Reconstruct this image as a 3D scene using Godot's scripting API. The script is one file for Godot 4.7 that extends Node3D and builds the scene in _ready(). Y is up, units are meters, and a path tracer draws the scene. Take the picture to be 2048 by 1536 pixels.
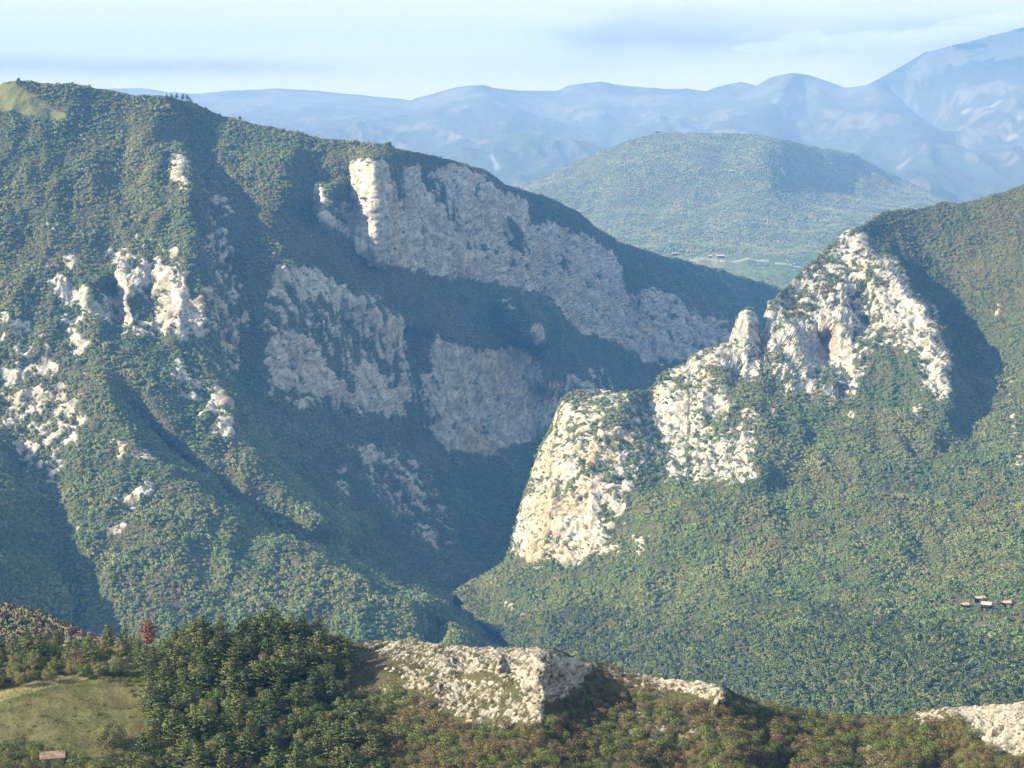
extends Node3D

# ---------------------------------------------------------------- camera maths
# The photograph is 2048 x 1536; a bearing (x, y) in it and a distance d give a surveyed point of the land.
const FOCAL := 3822.0
const EYE := Vector3(0, 600, 0)
var view := Basis.from_euler(Vector3(-atan(448.0 / FOCAL), 0, 0))
var rng := RandomNumberGenerator.new()
var names := {}

func survey(x: float, y: float, d: float) -> Vector3:
	return EYE + view * (Vector3((x - 1024.0) / FOCAL, (768.0 - y) / FOCAL, -1.0) * d)

func noise(seed_: int, wave: float, octaves := 4, kind := FastNoiseLite.FRACTAL_FBM) -> FastNoiseLite:
	var n := FastNoiseLite.new()
	n.seed = seed_
	n.noise_type = FastNoiseLite.TYPE_SIMPLEX_SMOOTH
	n.frequency = 1.0 / wave
	n.fractal_type = kind
	n.fractal_octaves = octaves
	return n

func numbered(called: String) -> String:
	var k: int = names.get(called, 0)
	names[called] = k + 1
	return called if k == 0 else "%s_%03d" % [called, k]

func tag(o: Node, label: String, category := "", group := "", kind := "") -> void:
	o.set_meta("label", label)
	if category:
		o.set_meta("category", category)
	if group:
		o.set_meta("group", group)
	if kind:
		o.set_meta("kind", kind)

func thing(called: String, label: String, category: String, at: Vector3, turn := 0.0, group := "") -> Node3D:
	var o := Node3D.new()
	o.name = numbered(called)
	add_child(o)
	o.position = at
	o.rotation.y = turn
	tag(o, label, category, group)
	return o

func obj(called: String, m: Mesh, mat: Material, parent: Node = self) -> MeshInstance3D:
	var o := MeshInstance3D.new()
	o.name = numbered(called) if parent == self else called
	o.mesh = m
	o.material_override = mat
	parent.add_child(o, true)
	return o

func lin(r: float, g: float, b: float) -> Color:
	return Color(r, g, b).linear_to_srgb()

# ---------------------------------------------------------------- light, air and camera
func setup() -> void:
	var cam := Camera3D.new()
	cam.name = "camera"
	cam.position = EYE
	cam.basis = view
	cam.fov = rad_to_deg(2.0 * atan(768.0 / FOCAL))
	cam.near = 1.0
	cam.far = 60000.0
	add_child(cam)
	var sun := DirectionalLight3D.new()
	sun.name = "sun"
	sun.light_energy = 1.6
	sun.light_color = lin(1.0, 0.86, 0.62)
	sun.light_angular_distance = 0.5
	sun.shadow_enabled = true
	add_child(sun)
	sun.look_at_from_position(Vector3.ZERO, -Vector3(-0.80, 0.47, 0.35), Vector3.UP)
	var e := Environment.new()
	e.background_mode = Environment.BG_SKY
	var sky := Sky.new()
	sky.sky_material = make_sky()
	e.sky = sky
	e.tonemap_mode = Environment.TONE_MAPPER_LINEAR
	e.tonemap_exposure = 3.75
	e.fog_enabled = true
	e.fog_density = 0.000073
	e.fog_light_color = lin(0.12, 0.395, 1.0)
	e.volumetric_fog_enabled = true
	e.volumetric_fog_density = 0.0
	e.sdfgi_enabled = true
	e.ssao_enabled = true
	e.ssil_enabled = true
	var w := WorldEnvironment.new()
	w.name = "world_environment"
	w.environment = e
	add_child(w)

func make_sky() -> PanoramaSkyMaterial:
	var sw := 4096
	var sh := 2048
	var im := Image.create_empty(sw, sh, false, Image.FORMAT_RGBF)
	var low := Color(0.53, 0.42, 0.22)
	var mid := Color(0.47, 0.40, 0.24)
	var top := Color(0.19, 0.28, 0.41)
	for r in sh / 2:
		var el := 90.0 - (r + 0.5) * 180.0 / sh
		var c := low.lerp(mid, clampf(el / 6.0, 0, 1)).lerp(top, pow(clampf((el - 6.0) / 84.0, 0, 1), 0.55))
		im.fill_rect(Rect2i(0, r, sw, 1), c)
	im.fill_rect(Rect2i(0, sh / 2, sw, sh / 2), Color(0.10, 0.11, 0.10))
	# thin banks of stratus and one small cumulus, low in the sky
	var n1 := noise(5, 9.0, 4)
	var n2 := noise(6, 2.2, 5)
	var n3 := noise(8, 30.0, 3)
	var grey := Color(0.24, 0.16, 0.10)
	var white := Color(0.45, 0.34, 0.21)
	var first := int((90.0 - 14.0) / 180.0 * sh)
	for r in range(first, sh / 2):
		var el := 90.0 - (r + 0.5) * 180.0 / sh
		for q in sw:
			var az := wrapf((q + 0.5) * 360.0 / sw, -180.0, 180.0)
			var wob := n1.get_noise_2d(az * 0.5, el * 4.0)
			var fine := n2.get_noise_2d(az * 0.8, el * 3.0)
			# a long flat bank at two and a half degrees
			var b1 := exp(-pow((el - 2.75 + wob * 0.25) / 0.33, 2.0)) * clampf(0.55 + 1.6 * n3.get_noise_2d(az, 40.0), 0, 1)
			var b2 := exp(-pow((el - 3.45 + wob * 0.5 - 0.02 * az) / 0.55, 2.0)) * smoothstep(-1.0, 3.0, az + wob * 4.0) * clampf(0.8 + 1.2 * n3.get_noise_2d(az, 90.0), 0, 1)
			var a := clampf(b1 * 0.75 + b2 * 0.8 + fine * 0.25 * (b1 + b2), 0, 0.85)
			# cumulus lit from the left
			var puff := exp(-pow((az - 8.7) / 0.95, 2.0) - pow((el - 3.75) / 0.36, 2.0)) + 0.6 * exp(-pow((az - 7.3) / 0.9, 2.0) - pow((el - 3.6) / 0.2, 2.0))
			var wisp := exp(-pow((el - 4.6 + wob * 0.3) / 0.12, 2.0)) * clampf(0.3 + 1.5 * n3.get_noise_2d(az * 1.5, 200.0), 0, 1) * 0.45
			puff = clampf((puff + fine * 0.45) * 1.2 - 0.25, 0, 0.8) * smoothstep(0.05, 0.3, puff)
			if a + puff + wisp > 0.005:
				var c := im.get_pixel(q, r).lerp(grey, a).lerp(white, clampf(puff + wisp, 0, 1))
				im.set_pixel(q, r, c)
	var m := PanoramaSkyMaterial.new()
	m.panorama = ImageTexture.create_from_image(im)
	m.filter = true
	return m

# ---------------------------------------------------------------- land
# A hillside is surveyed along its skyline, crests and gullies; between them the land is planar, then softened and roughened.
class Land:
	var called := ""
	var nx := 0
	var ny := 0
	var px := PackedFloat32Array()
	var py := PackedFloat32Array()
	var p := PackedVector3Array()
	var n := PackedVector3Array()
	var rock := PackedFloat32Array()
	var gap := PackedFloat32Array()
	var area := PackedFloat32Array()
	var x0 := 0.0
	var step := 1.0
	var mesh: ArrayMesh

class Field:          # a scalar over bearings
	var x0 := 0.0
	var y0 := 0.0
	var g := 6.0
	var w := 0
	var h := 0
	var v := PackedFloat32Array()
	func at(x: float, y: float) -> float:
		var fx := clampf((x - x0) / g, 0.0, w - 1.001)
		var fy := clampf((y - y0) / g, 0.0, h - 1.001)
		var i := int(fx)
		var j := int(fy)
		var k := j * w + i
		fx -= i
		fy -= j
		return lerpf(lerpf(v[k], v[k + 1], fx), lerpf(v[k + w], v[k + w + 1], fx), fy)
	func soften(times: int) -> void:
		for t in times:
			var o := v.duplicate()
			for j in range(1, h - 1):
				for i in range(1, w - 1):
					var k := j * w + i
					v[k] = 0.25 * o[k] + 0.125 * (o[k - 1] + o[k + 1] + o[k - w] + o[k + w]) + 0.0625 * (o[k - w - 1] + o[k - w + 1] + o[k + w - 1] + o[k + w + 1])

func line_y(flat: Array, stride: int, x: float) -> float:
	var last: int = flat.size() / stride - 1
	if x <= flat[0]:
		return flat[1]
	for i in last:
		var xb: float = flat[(i + 1) * stride]
		if x <= xb:
			var xa: float = flat[i * stride]
			return lerpf(flat[i * stride + 1], flat[(i + 1) * stride + 1], (x - xa) / maxf(xb - xa, 0.001))
	return flat[last * stride + 1]

func depth_field(ridge: Array, lines: Array, box: Rect2, g: float, soft: int) -> Field:
	var pts := PackedVector2Array()
	var inv := PackedFloat32Array()
	var taken := {}
	var put := func(x: float, y: float, q: float) -> void:
		var key := Vector2i(roundi(x / 4.0), roundi(y / 4.0))
		if taken.has(key):
			return
		taken[key] = true
		pts.append(Vector2(x + 0.7 * sin(x * 12.9 + y * 7.3), y + 0.7 * cos(x * 5.1 - y * 9.7)))
		inv.append(q)
	for pass_ in [lines, [ridge]]:
		for l in pass_:
			var cnt: int = l.size() / 3
			for i in cnt:
				var a := Vector3(l[i * 3], l[i * 3 + 1], 1.0 / l[i * 3 + 2])
				put.call(a.x, a.y, a.z)
				if i + 1 < cnt:
					var b := Vector3(l[i * 3 + 3], l[i * 3 + 4], 1.0 / l[i * 3 + 5])
					var k := int(Vector2(b.x - a.x, b.y - a.y).length() / 30.0)
					for s in range(1, k + 1):
						var c := a.lerp(b, float(s) / (k + 1))
						put.call(c.x, c.y, c.z)
	for i in ridge.size() / 3:
		put.call(ridge[i * 3], ridge[i * 3 + 1] - 45.0, 1.0 / (ridge[i * 3 + 2] * 1.025))
		put.call(ridge[i * 3], ridge[i * 3 + 1] - 160.0, 1.0 / (ridge[i * 3 + 2] * 1.07))
	var known := pts.size()
	for e in 40:
		for s in 4:
			var t := e / 39.0
			var c := Vector2([box.position.x, box.end.x, lerpf(box.position.x, box.end.x, t), lerpf(box.position.x, box.end.x, t)][s], [lerpf(box.position.y, box.end.y, t), lerpf(box.position.y, box.end.y, t), box.position.y, box.end.y][s])
			var sum := 0.0
			var wsum := 0.0
			for k in known:
				var w := 1.0 / pow(pts[k].distance_squared_to(c) + 100.0, 2.5)
				sum += w * inv[k]
				wsum += w
			put.call(c.x, c.y, sum / wsum)
	var f := Field.new()
	f.x0 = box.position.x
	f.y0 = box.position.y
	f.g = g
	f.w = int(box.size.x / g) + 2
	f.h = int(box.size.y / g) + 2
	f.v.resize(f.w * f.h)
	f.v.fill(inv[0])
	var tri := Geometry2D.triangulate_delaunay(pts)
	for t in tri.size() / 3:
		var ia := tri[t * 3]
		var ib := tri[t * 3 + 1]
		var ic := tri[t * 3 + 2]
		var a := (pts[ia] - box.position) / g
		var b := (pts[ib] - box.position) / g
		var c := (pts[ic] - box.position) / g
		var det := (b.y - c.y) * (a.x - c.x) + (c.x - b.x) * (a.y - c.y)
		if absf(det) < 1e-6:
			continue
		for j in range(maxi(0, ceili(minf(a.y, minf(b.y, c.y)) - 0.001)), mini(f.h - 1, floori(maxf(a.y, maxf(b.y, c.y)) + 0.001)) + 1):
			for i in range(maxi(0, ceili(minf(a.x, minf(b.x, c.x)) - 0.001)), mini(f.w - 1, floori(maxf(a.x, maxf(b.x, c.x)) + 0.001)) + 1):
				var la := ((b.y - c.y) * (i - c.x) + (c.x - b.x) * (j - c.y)) / det
				var lb := ((c.y - a.y) * (i - c.x) + (a.x - c.x) * (j - c.y)) / det
				var lc := 1.0 - la - lb
				if la >= -0.001 and lb >= -0.001 and lc >= -0.001:
					f.v[j * f.w + i] = la * inv[ia] + lb * inv[ib] + lc * inv[ic]
	f.soften(soft)
	return f

func mask_field(polys: Array, box: Rect2, g: float, soft: int) -> Field:
	# polys: [weight, x, y, x, y, ...]; fewer than three corners make a stroke: [weight, width, x, y, x, y]
	var f := Field.new()
	f.x0 = box.position.x
	f.y0 = box.position.y
	f.g = g
	f.w = int(box.size.x / g) + 2
	f.h = int(box.size.y / g) + 2
	f.v.resize(f.w * f.h)
	for q in polys:
		var poly := PackedVector2Array()
		for i in (q.size() - 1) / 2:
			poly.append(Vector2(q[1 + i * 2], q[2 + i * 2]))
		var r := Rect2(poly[0], Vector2.ZERO)
		for c in poly:
			r = r.expand(c)
		for j in range(maxi(0, int((r.position.y - f.y0) / g)), mini(f.h, int((r.end.y - f.y0) / g) + 2)):
			for i in range(maxi(0, int((r.position.x - f.x0) / g)), mini(f.w, int((r.end.x - f.x0) / g) + 2)):
				if Geometry2D.is_point_in_polygon(Vector2(f.x0 + i * g, f.y0 + j * g), poly):
					f.v[j * f.w + i] = q[0]
	f.soften(soft)
	return f

func build_land(called: String, ridge: Array, lines: Array, bottom: Array, rocks: Array, o: Dictionary) -> Land:
	var L := Land.new()
	L.called = called
	var box: Rect2 = o.box
	var field := depth_field(ridge, lines, box.grow(20), o.get("g", 6.0), o.get("soft", 2))
	var mask := mask_field(rocks, box.grow(20), o.get("mg", 4.0), o.get("msoft", 4))
	L.step = o.step
	L.x0 = box.position.x
	L.nx = int(box.size.x / L.step) + 1
	L.ny = int(o.rows)
	var total := L.nx * L.ny
	L.px.resize(total)
	L.py.resize(total)
	L.p.resize(total)
	L.n.resize(total)
	L.rock.resize(total)
	L.gap.resize(total)
	L.area.resize(total)
	var sc: float = o.scale            # metres of one picture pixel there, roughly
	var big := noise(o.seed, o.get("wave", 90.0), 5)
	if o.has("ridged"):
		big.fractal_type = FastNoiseLite.FRACTAL_RIDGED
	var rib := noise(o.seed + 1, o.get("rib", 38.0), 4, FastNoiseLite.FRACTAL_RIDGED)
	var rag := noise(o.seed + 2, o.get("rag", 20.0), 6)
	rag.fractal_gain = 0.62
	var ledge := noise(o.seed + 3, o.get("ledge", 30.0), 3)
	var block := noise(o.seed + 5, o.get("block", 16.0), 1)
	block.noise_type = FastNoiseLite.TYPE_CELLULAR
	block.cellular_return_type = FastNoiseLite.RETURN_CELL_VALUE
	block.cellular_jitter = 1.0
	var edge := noise(o.seed + 4, o.get("edge", 40.0), 4)
	var crack := noise(o.seed + 6, o.get("block", 16.0) * 1.15, 1)
	crack.noise_type = FastNoiseLite.TYPE_CELLULAR
	crack.cellular_return_type = FastNoiseLite.RETURN_DISTANCE2_SUB
	crack.cellular_jitter = 1.0
	var gully := noise(o.seed + 7, o.get("gully", 60.0), 4, FastNoiseLite.FRACTAL_RIDGED)
	var gully_amp: float = o.get("gully_amp", 0.0)
	var slope_amp: float = o.get("slope_amp", 5.0)
	var rock_amp: float = o.get("rock_amp", 9.0)
	for i in L.nx:
		var x := L.x0 + i * L.step
		var t: float = line_y(ridge, 3, x) + edge.get_noise_1d(x) * o.get("edge_amp", 2.0)
		var b := line_y(bottom, 2, x)
		for j in L.ny:
			var s := float(j) / (L.ny - 1)
			var y := lerpf(t, b, s)
			var k := j * L.nx + i
			L.px[k] = x
			L.py[k] = y
			L.p[k] = survey(x, y, 1.0 / field.at(x, y))
	normals(L)
	var moved := PackedVector3Array()
	moved.resize(total)
	var tall: float = o.get("tall", 0.28)
	var bs: float = o.get("block", 16.0)
	for k in total:
		var p := L.p[k]
		var n := L.n[k]
		var m := mask.at(L.px[k], L.py[k])
		var q := Vector3(p.x, p.y * tall, p.z)
		var rk := 0.0
		var d := big.get_noise_3dv(p) * slope_amp
		if gully_amp > 0.0:
			d += gully.get_noise_3d(p.x, p.y * 0.22, p.z * 0.45) * gully_amp
		var gap := 0.0
		if m > 0.01:
			var r := rag.get_noise_3dv(q)
			var seam := ledge.get_noise_3d(p.x * 0.35, p.y * 1.6, p.z * 0.35)
			rk = smoothstep(0.35, 0.47, m + r * 0.85 + seam * 0.25)
			var soft := smoothstep(0.05, 0.7, m)
			var qr := Vector3(p.x, p.y * tall * 0.3, p.z)
			var qb := Vector3(p.x, p.y * 0.5, p.z) + Vector3(r, r, -r) * bs * 0.5
			d += soft * ((rib.get_noise_3dv(qr) - 0.2) * rock_amp * 0.85 + seam * rock_amp * 0.22 + r * rock_amp * 0.30 + block.get_noise_3dv(qb) * rock_amp * 0.13 + block.get_noise_3dv(qb * 2.3) * rock_amp * 0.08 + block.get_noise_3dv(qb * 5.1) * rock_amp * 0.04)
			gap = 1.0 - smoothstep(0.0, 0.16, crack.get_noise_3d(p.x + r * bs * 0.4, p.y * tall * 1.3, p.z + r * bs * 0.4) + 1.0)
			gap = maxf(gap, 0.6 - 0.6 * smoothstep(0.0, 0.2, crack.get_noise_3d((p.x - r * bs * 0.3) * 2.7, p.y * tall * 3.4, p.z * 2.7) + 1.0))
			d += rk * rock_amp * 0.10 - soft * gap * rock_amp * o.get("gap", 0.22)
		L.rock[k] = rk
		L.gap[k] = gap
		moved[k] = p + n * d * lerpf(o.get("rim", 0.4), 1.0, smoothstep(0.0, o.get("fade", 0.12), float(k / L.nx) / (L.ny - 1)))
	L.p = moved
	normals(L)
	for j in range(1, L.ny - 1):
		for i in range(1, L.nx - 1):
			var k := j * L.nx + i
			L.area[k] = (L.p[k + 1] - L.p[k]).cross(L.p[k + L.nx] - L.p[k]).length()
	return L

func normals(L: Land) -> void:
	for j in L.ny:
		var ja := maxi(j - 1, 0) * L.nx
		var jb := mini(j + 1, L.ny - 1) * L.nx
		for i in L.nx:
			var du := L.p[j * L.nx + mini(i + 1, L.nx - 1)] - L.p[j * L.nx + maxi(i - 1, 0)]
			var dv := L.p[jb + i] - L.p[ja + i]
			var n := dv.cross(du).normalized()
			L.n[j * L.nx + i] = n if n.length_squared() > 0.5 else Vector3.UP

func land_mesh(L: Land, paint: Callable, mat: Material, back: float, drop: float, label: String, category: String) -> MeshInstance3D:
	# the surveyed face, and a far side that falls away behind the skyline
	var rows := 7
	var v := PackedVector3Array()
	var c := PackedColorArray()
	var idx := PackedInt32Array()
	for r in range(rows, 0, -1):
		for i in L.nx:
			var p := L.p[i]
			var away := Vector3(p.x - EYE.x, 0, p.z - EYE.z).normalized()
			var t := float(r) / rows
			v.append(p + away * back * t * t + Vector3(0, -drop * (0.25 * t + 0.75 * t * t) - 0.3 * t, 0))
			c.append(paint.call(L, i))
	var base := v.size()
	v.append_array(L.p)
	for k in L.p.size():
		c.append(paint.call(L, k))
	var all := L.ny + rows
	for j in all - 1:
		for i in L.nx - 1:
			var k := j * L.nx + i
			idx.append_array([k, k + 1, k + L.nx, k + 1, k + L.nx + 1, k + L.nx])
	var n := PackedVector3Array()
	n.resize(v.size())
	for j in all:
		var ja := maxi(j - 1, 0) * L.nx
		var jb := mini(j + 1, all - 1) * L.nx
		for i in L.nx:
			var du := v[j * L.nx + mini(i + 1, L.nx - 1)] - v[j * L.nx + maxi(i - 1, 0)]
			n[j * L.nx + i] = (v[jb + i] - v[ja + i]).cross(du).normalized()
	var a := []
	a.resize(Mesh.ARRAY_MAX)
	a[Mesh.ARRAY_VERTEX] = v
	a[Mesh.ARRAY_NORMAL] = n
	a[Mesh.ARRAY_COLOR] = c
	a[Mesh.ARRAY_INDEX] = idx
	L.mesh = ArrayMesh.new()
	L.mesh.add_surface_from_arrays(Mesh.PRIMITIVE_TRIANGLES, a)
	var o := obj(L.called, L.mesh, mat)
	tag(o, label, category, "", "structure")
	return o

func on_land(L: Land, x: float, y: float) -> Vector3:
	var fi := clampf((x - L.x0) / L.step, 0.0, L.nx - 1.001)
	var i := int(fi)
	var t := L.py[i]
	var b := L.py[(L.ny - 1) * L.nx + i]
	var fj := clampf((y - t) / (b - t) * (L.ny - 1), 0.0, L.ny - 1.001)
	var j := int(fj)
	var k := j * L.nx + i
	fi -= i
	fj -= j
	return L.p[k].lerp(L.p[k + 1], fi).lerp(L.p[k + L.nx].lerp(L.p[k + L.nx + 1], fi), fj)

# ---------------------------------------------------------------- materials
func ground_material(size: float, strength: float, seed_: int) -> StandardMaterial3D:
	var n := noise(seed_, 24.0, 5)
	var t := NoiseTexture2D.new()
	t.width = 512
	t.height = 512
	t.seamless = true
	t.noise = n
	var g := Gradient.new()
	g.set_color(0, Color(0.72, 0.72, 0.72))
	g.set_color(1, Color(1, 1, 1))
	t.color_ramp = g
	var hgt := NoiseTexture2D.new()
	hgt.width = 512
	hgt.height = 512
	hgt.seamless = true
	hgt.as_normal_map = true
	hgt.bump_strength = 6.0
	hgt.noise = noise(seed_ + 1, 30.0, 5)
	var m := StandardMaterial3D.new()
	m.vertex_color_use_as_albedo = true
	m.albedo_texture = t
	m.normal_enabled = true
	m.normal_texture = hgt
	m.normal_scale = strength
	m.uv1_triplanar = true
	m.uv1_world_triplanar = true
	m.uv1_scale = Vector3.ONE / size
	m.roughness = 0.95
	m.metallic_specular = 0.2
	return m

func leaf_material(c: Color, back := 0.25) -> StandardMaterial3D:
	var m := StandardMaterial3D.new()
	m.albedo_color = c.linear_to_srgb()
	m.vertex_color_use_as_albedo = true
	m.roughness = 0.8
	m.metallic_specular = 0.25
	if back > 0.0:
		m.backlight_enabled = true
		m.backlight = (c * back).linear_to_srgb()
	return m

# ---------------------------------------------------------------- plants
class Leaves:
	var v := PackedVector3Array()
	var n := PackedVector3Array()
	var c := PackedColorArray()
	func tri(a: Vector3, b: Vector3, d: Vector3, na: Vector3, tone: float) -> void:
		v.append_array([a, b, d])
		n.append_array([na, na, na])
		var col := Color(tone, tone, tone)
		c.append_array([col, col, col])
	func leaf(at: Vector3, face: Vector3, along: Vector3, l: float, w: float, tone: float, smooth_n: Vector3) -> void:
		var side := face.cross(along).normalized() * w
		var up := along.normalized() * l
		tri(at - up, at + side, at + up, smooth_n, tone)
		tri(at - up, at + up, at - side, smooth_n, tone)
	func mesh() -> ArrayMesh:
		var a := []
		a.resize(Mesh.ARRAY_MAX)
		a[Mesh.ARRAY_VERTEX] = v
		a[Mesh.ARRAY_NORMAL] = n
		a[Mesh.ARRAY_COLOR] = c
		var m := ArrayMesh.new()
		m.add_surface_from_arrays(Mesh.PRIMITIVE_TRIANGLES, a)
		return m

func ball() -> Vector3:
	var d := Vector3(rng.randfn(), rng.randfn(), rng.randfn())
	return d.normalized() if d.length() > 0.001 else Vector3.UP

func tube(st: Leaves, pts: Array, radii: Array, sides := 6) -> void:
	for i in pts.size() - 1:
		var a: Vector3 = pts[i]
		var b: Vector3 = pts[i + 1]
		var ax := (b - a).normalized()
		var u := ax.cross(Vector3(0.31, 0.2, 0.9)).normalized()
		var w := ax.cross(u)
		for s in sides:
			var d0 := u * cos(TAU * s / sides) + w * sin(TAU * s / sides)
			var d1 := u * cos(TAU * (s + 1) / sides) + w * sin(TAU * (s + 1) / sides)
			st.tri(a + d0 * radii[i], b + d0 * radii[i + 1], b + d1 * radii[i + 1], d0, 1.0)
			st.tri(a + d0 * radii[i], b + d1 * radii[i + 1], a + d1 * radii[i], d1, 1.0)

func pine_meshes(h: float, seed_: int, full := 1.0) -> Array:
	rng.seed = seed_
	var wood := Leaves.new()
	var crown := Leaves.new()
	var lean := Vector3(rng.randf_range(-0.05, 0.05), 0, rng.randf_range(-0.05, 0.05)) * h
	var pts := []
	var rad := []
	for i in 6:
		var t := i / 5.0
		pts.append(Vector3(0, -0.5, 0) + Vector3(0, h + 0.3, 0) * t + lean * t * t)
		rad.append(lerpf(0.018 * h, 0.03, t))
	tube(wood, pts, rad)
	var lv := 13
	var start := rng.randf_range(0.18, 0.32)
	for k in lv:
		var t := start + (1.0 - start) * (k + rng.randf_range(-0.2, 0.2)) / (lv - 0.5)
		t = clampf(t, 0.1, 0.985)
		var reach := h * 0.235 * pow(1.0 - pow(maxf(0.0, (t - start) / (1.0 - start)), 1.7), 0.75) * rng.randf_range(0.75, 1.15) + 0.18
		if k == 0:
			reach *= 0.75
		var cnt := 6 if t < 0.8 else 4
		var turn := rng.randf() * TAU
		for b in cnt:
			if rng.randf() > full:
				continue
			var a := turn + TAU * b / cnt + rng.randf_range(-0.4, 0.4)
			var rr := reach * rng.randf_range(0.6, 1.15)
			var dir := Vector3(cos(a), rng.randf_range(0.02, 0.32) + t * 0.3, sin(a))
			var root := Vector3(0, h * t, 0) + lean * t * t
			tube(wood, [root, root + dir * rr], [0.05, 0.015], 3)
			var clumps := maxi(2, int(rr / 0.42))
			for q in clumps:
				var f := (q + 0.7) / clumps
				var at := root + dir * rr * f + Vector3(rng.randf_range(-1, 1), rng.randf_range(-0.1, 0.35), rng.randf_range(-1, 1)) * 0.22 * rr * f
				var size := rng.randf_range(0.34, 0.55) * (0.8 + 0.4 * f)
				var tone := rng.randf_range(0.75, 1.25)
				for e in 15:
					var dd := ball()
					dd.y = absf(dd.y) * 0.75 + 0.1
					var c := at + Vector3(dd.x, dd.y * 0.55, dd.z) * size * rng.randf_range(0.3, 1.0)
					crown.leaf(c, ball(), (dd + ball() * 0.35).normalized(), size * 0.42, size * 0.14, tone * rng.randf_range(0.8, 1.2), (dd + Vector3(cos(a), 0.5, sin(a)) * 0.6).normalized())
	return [wood.mesh(), crown.mesh()]

func broad_meshes(h: float, w: float, seed_: int, leaves: int, size: float, trunk := 0.22, gaps := 0.0) -> Array:
	rng.seed = seed_
	var wood := Leaves.new()
	var crown := Leaves.new()
	var fork := Vector3(0, h * trunk, 0)
	tube(wood, [Vector3(0, -0.5, 0), fork], [0.03 * h, 0.022 * h])
	var lobes := []
	var cnt := rng.randi_range(9, 14)
	for i in cnt:
		var a := TAU * i * 0.381966 + rng.randf_range(-0.3, 0.3)
		var t := (i + 0.5) / cnt
		var lh := lerpf(trunk + 0.10, 0.86, t)
		var spread := w * 0.5 * sqrt(maxf(0.0, 1.0 - pow((lh - 0.48) / 0.56, 2.0))) * rng.randf_range(0.45, 0.78)
		var c := Vector3(cos(a) * spread, h * lh, sin(a) * spread)
		var r := w * rng.randf_range(0.17, 0.27)
		lobes.append([c, r])
		tube(wood, [fork, fork.lerp(c, 0.55) + Vector3(0, 0.1, 0), c], [0.014 * h, 0.009 * h, 0.004 * h], 4)
	for lobe in lobes:
		var c: Vector3 = lobe[0]
		var r: float = lobe[1]
		var tone := rng.randf_range(0.82, 1.18)
		for q in leaves / cnt:
			if rng.randf() < gaps:
				continue
			var d := ball()
			var p := c + Vector3(d.x, d.y * 0.8, d.z) * r * (1.0 - 0.55 * pow(rng.randf(), 2.0)) * rng.randf_range(0.9, 1.1)
			var out := (p - Vector3(0, h * 0.45, 0)).normalized()
			var s := size * rng.randf_range(0.6, 1.3)
			crown.leaf(p, (d + ball() * 0.9).normalized(), ball(), s, s * 0.55, tone * rng.randf_range(0.75, 1.25), (d * 0.8 + out * 0.5 + ball() * 0.25).normalized())
	return [wood.mesh(), crown.mesh()]

func far_crown(seed_: int, quads: int, flat := 0.85, tall := 1.0) -> ArrayMesh:
	# a crown of one metre radius, made of leaf sprays
	rng.seed = seed_
	var l := Leaves.new()
	var lobes := []
	for i in 6:
		var d := ball()
		lobes.append([Vector3(d.x * 0.5, 0.75 * tall + d.y * 0.4 * tall, d.z * 0.5), rng.randf_range(0.42, 0.62)])
	for q in quads:
		var lb: Array = lobes[q % 6]
		var d := ball()
		if d.y < -0.3:
			d.y *= -1.0
		var r: float = lb[1]
		var p: Vector3 = lb[0] + Vector3(d.x, d.y * flat, d.z) * r
		l.leaf(p, (d + ball() * 0.55).normalized(), ball(), rng.randf_range(0.15, 0.27), rng.randf_range(0.12, 0.20), 1.0, (d + Vector3(0, 0.25, 0) + ball() * 0.15).normalized())
	var m := l.mesh()
	return m

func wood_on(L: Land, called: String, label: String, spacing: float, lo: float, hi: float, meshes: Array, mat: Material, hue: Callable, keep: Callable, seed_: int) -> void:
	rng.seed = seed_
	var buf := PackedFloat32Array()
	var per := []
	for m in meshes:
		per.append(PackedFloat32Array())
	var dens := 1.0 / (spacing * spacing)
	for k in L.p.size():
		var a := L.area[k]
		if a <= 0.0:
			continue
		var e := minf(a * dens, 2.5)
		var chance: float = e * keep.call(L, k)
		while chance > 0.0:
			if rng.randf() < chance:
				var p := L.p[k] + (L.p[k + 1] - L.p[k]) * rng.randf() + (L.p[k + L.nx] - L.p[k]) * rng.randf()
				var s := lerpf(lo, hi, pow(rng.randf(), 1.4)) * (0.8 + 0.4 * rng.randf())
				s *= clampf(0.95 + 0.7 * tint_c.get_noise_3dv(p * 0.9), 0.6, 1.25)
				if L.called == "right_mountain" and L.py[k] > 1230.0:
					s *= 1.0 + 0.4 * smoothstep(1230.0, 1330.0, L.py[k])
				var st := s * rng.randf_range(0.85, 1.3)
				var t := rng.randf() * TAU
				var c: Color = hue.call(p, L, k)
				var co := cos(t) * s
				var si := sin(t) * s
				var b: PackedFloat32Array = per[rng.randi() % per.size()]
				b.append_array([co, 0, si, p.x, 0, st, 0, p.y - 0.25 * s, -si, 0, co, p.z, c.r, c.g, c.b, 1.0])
			chance -= 1.0
	var root := thing(called, label, "forest", Vector3.ZERO)
	root.set_meta("kind", "stuff")
	for q in meshes.size():
		var b: PackedFloat32Array = per[q]
		if b.size() == 0:
			continue
		var mm := MultiMesh.new()
		mm.transform_format = MultiMesh.TRANSFORM_3D
		mm.use_colors = true
		mm.mesh = meshes[q]
		mm.instance_count = b.size() / 16
		mm.buffer = b
		var o := MultiMeshInstance3D.new()
		o.name = "crowns"
		o.multimesh = mm
		o.material_override = mat
		root.add_child(o, true)
		o.set_meta("kind", "stuff")
		print(called, " ", mm.instance_count)

# ---------------------------------------------------------------- the massif left of the gorge
const ROCK_GREY := Color(0.475, 0.44, 0.39)
const ROCK_PALE := Color(0.60, 0.545, 0.46)
const ROCK_OCHRE := Color(0.55, 0.43, 0.275)

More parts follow.
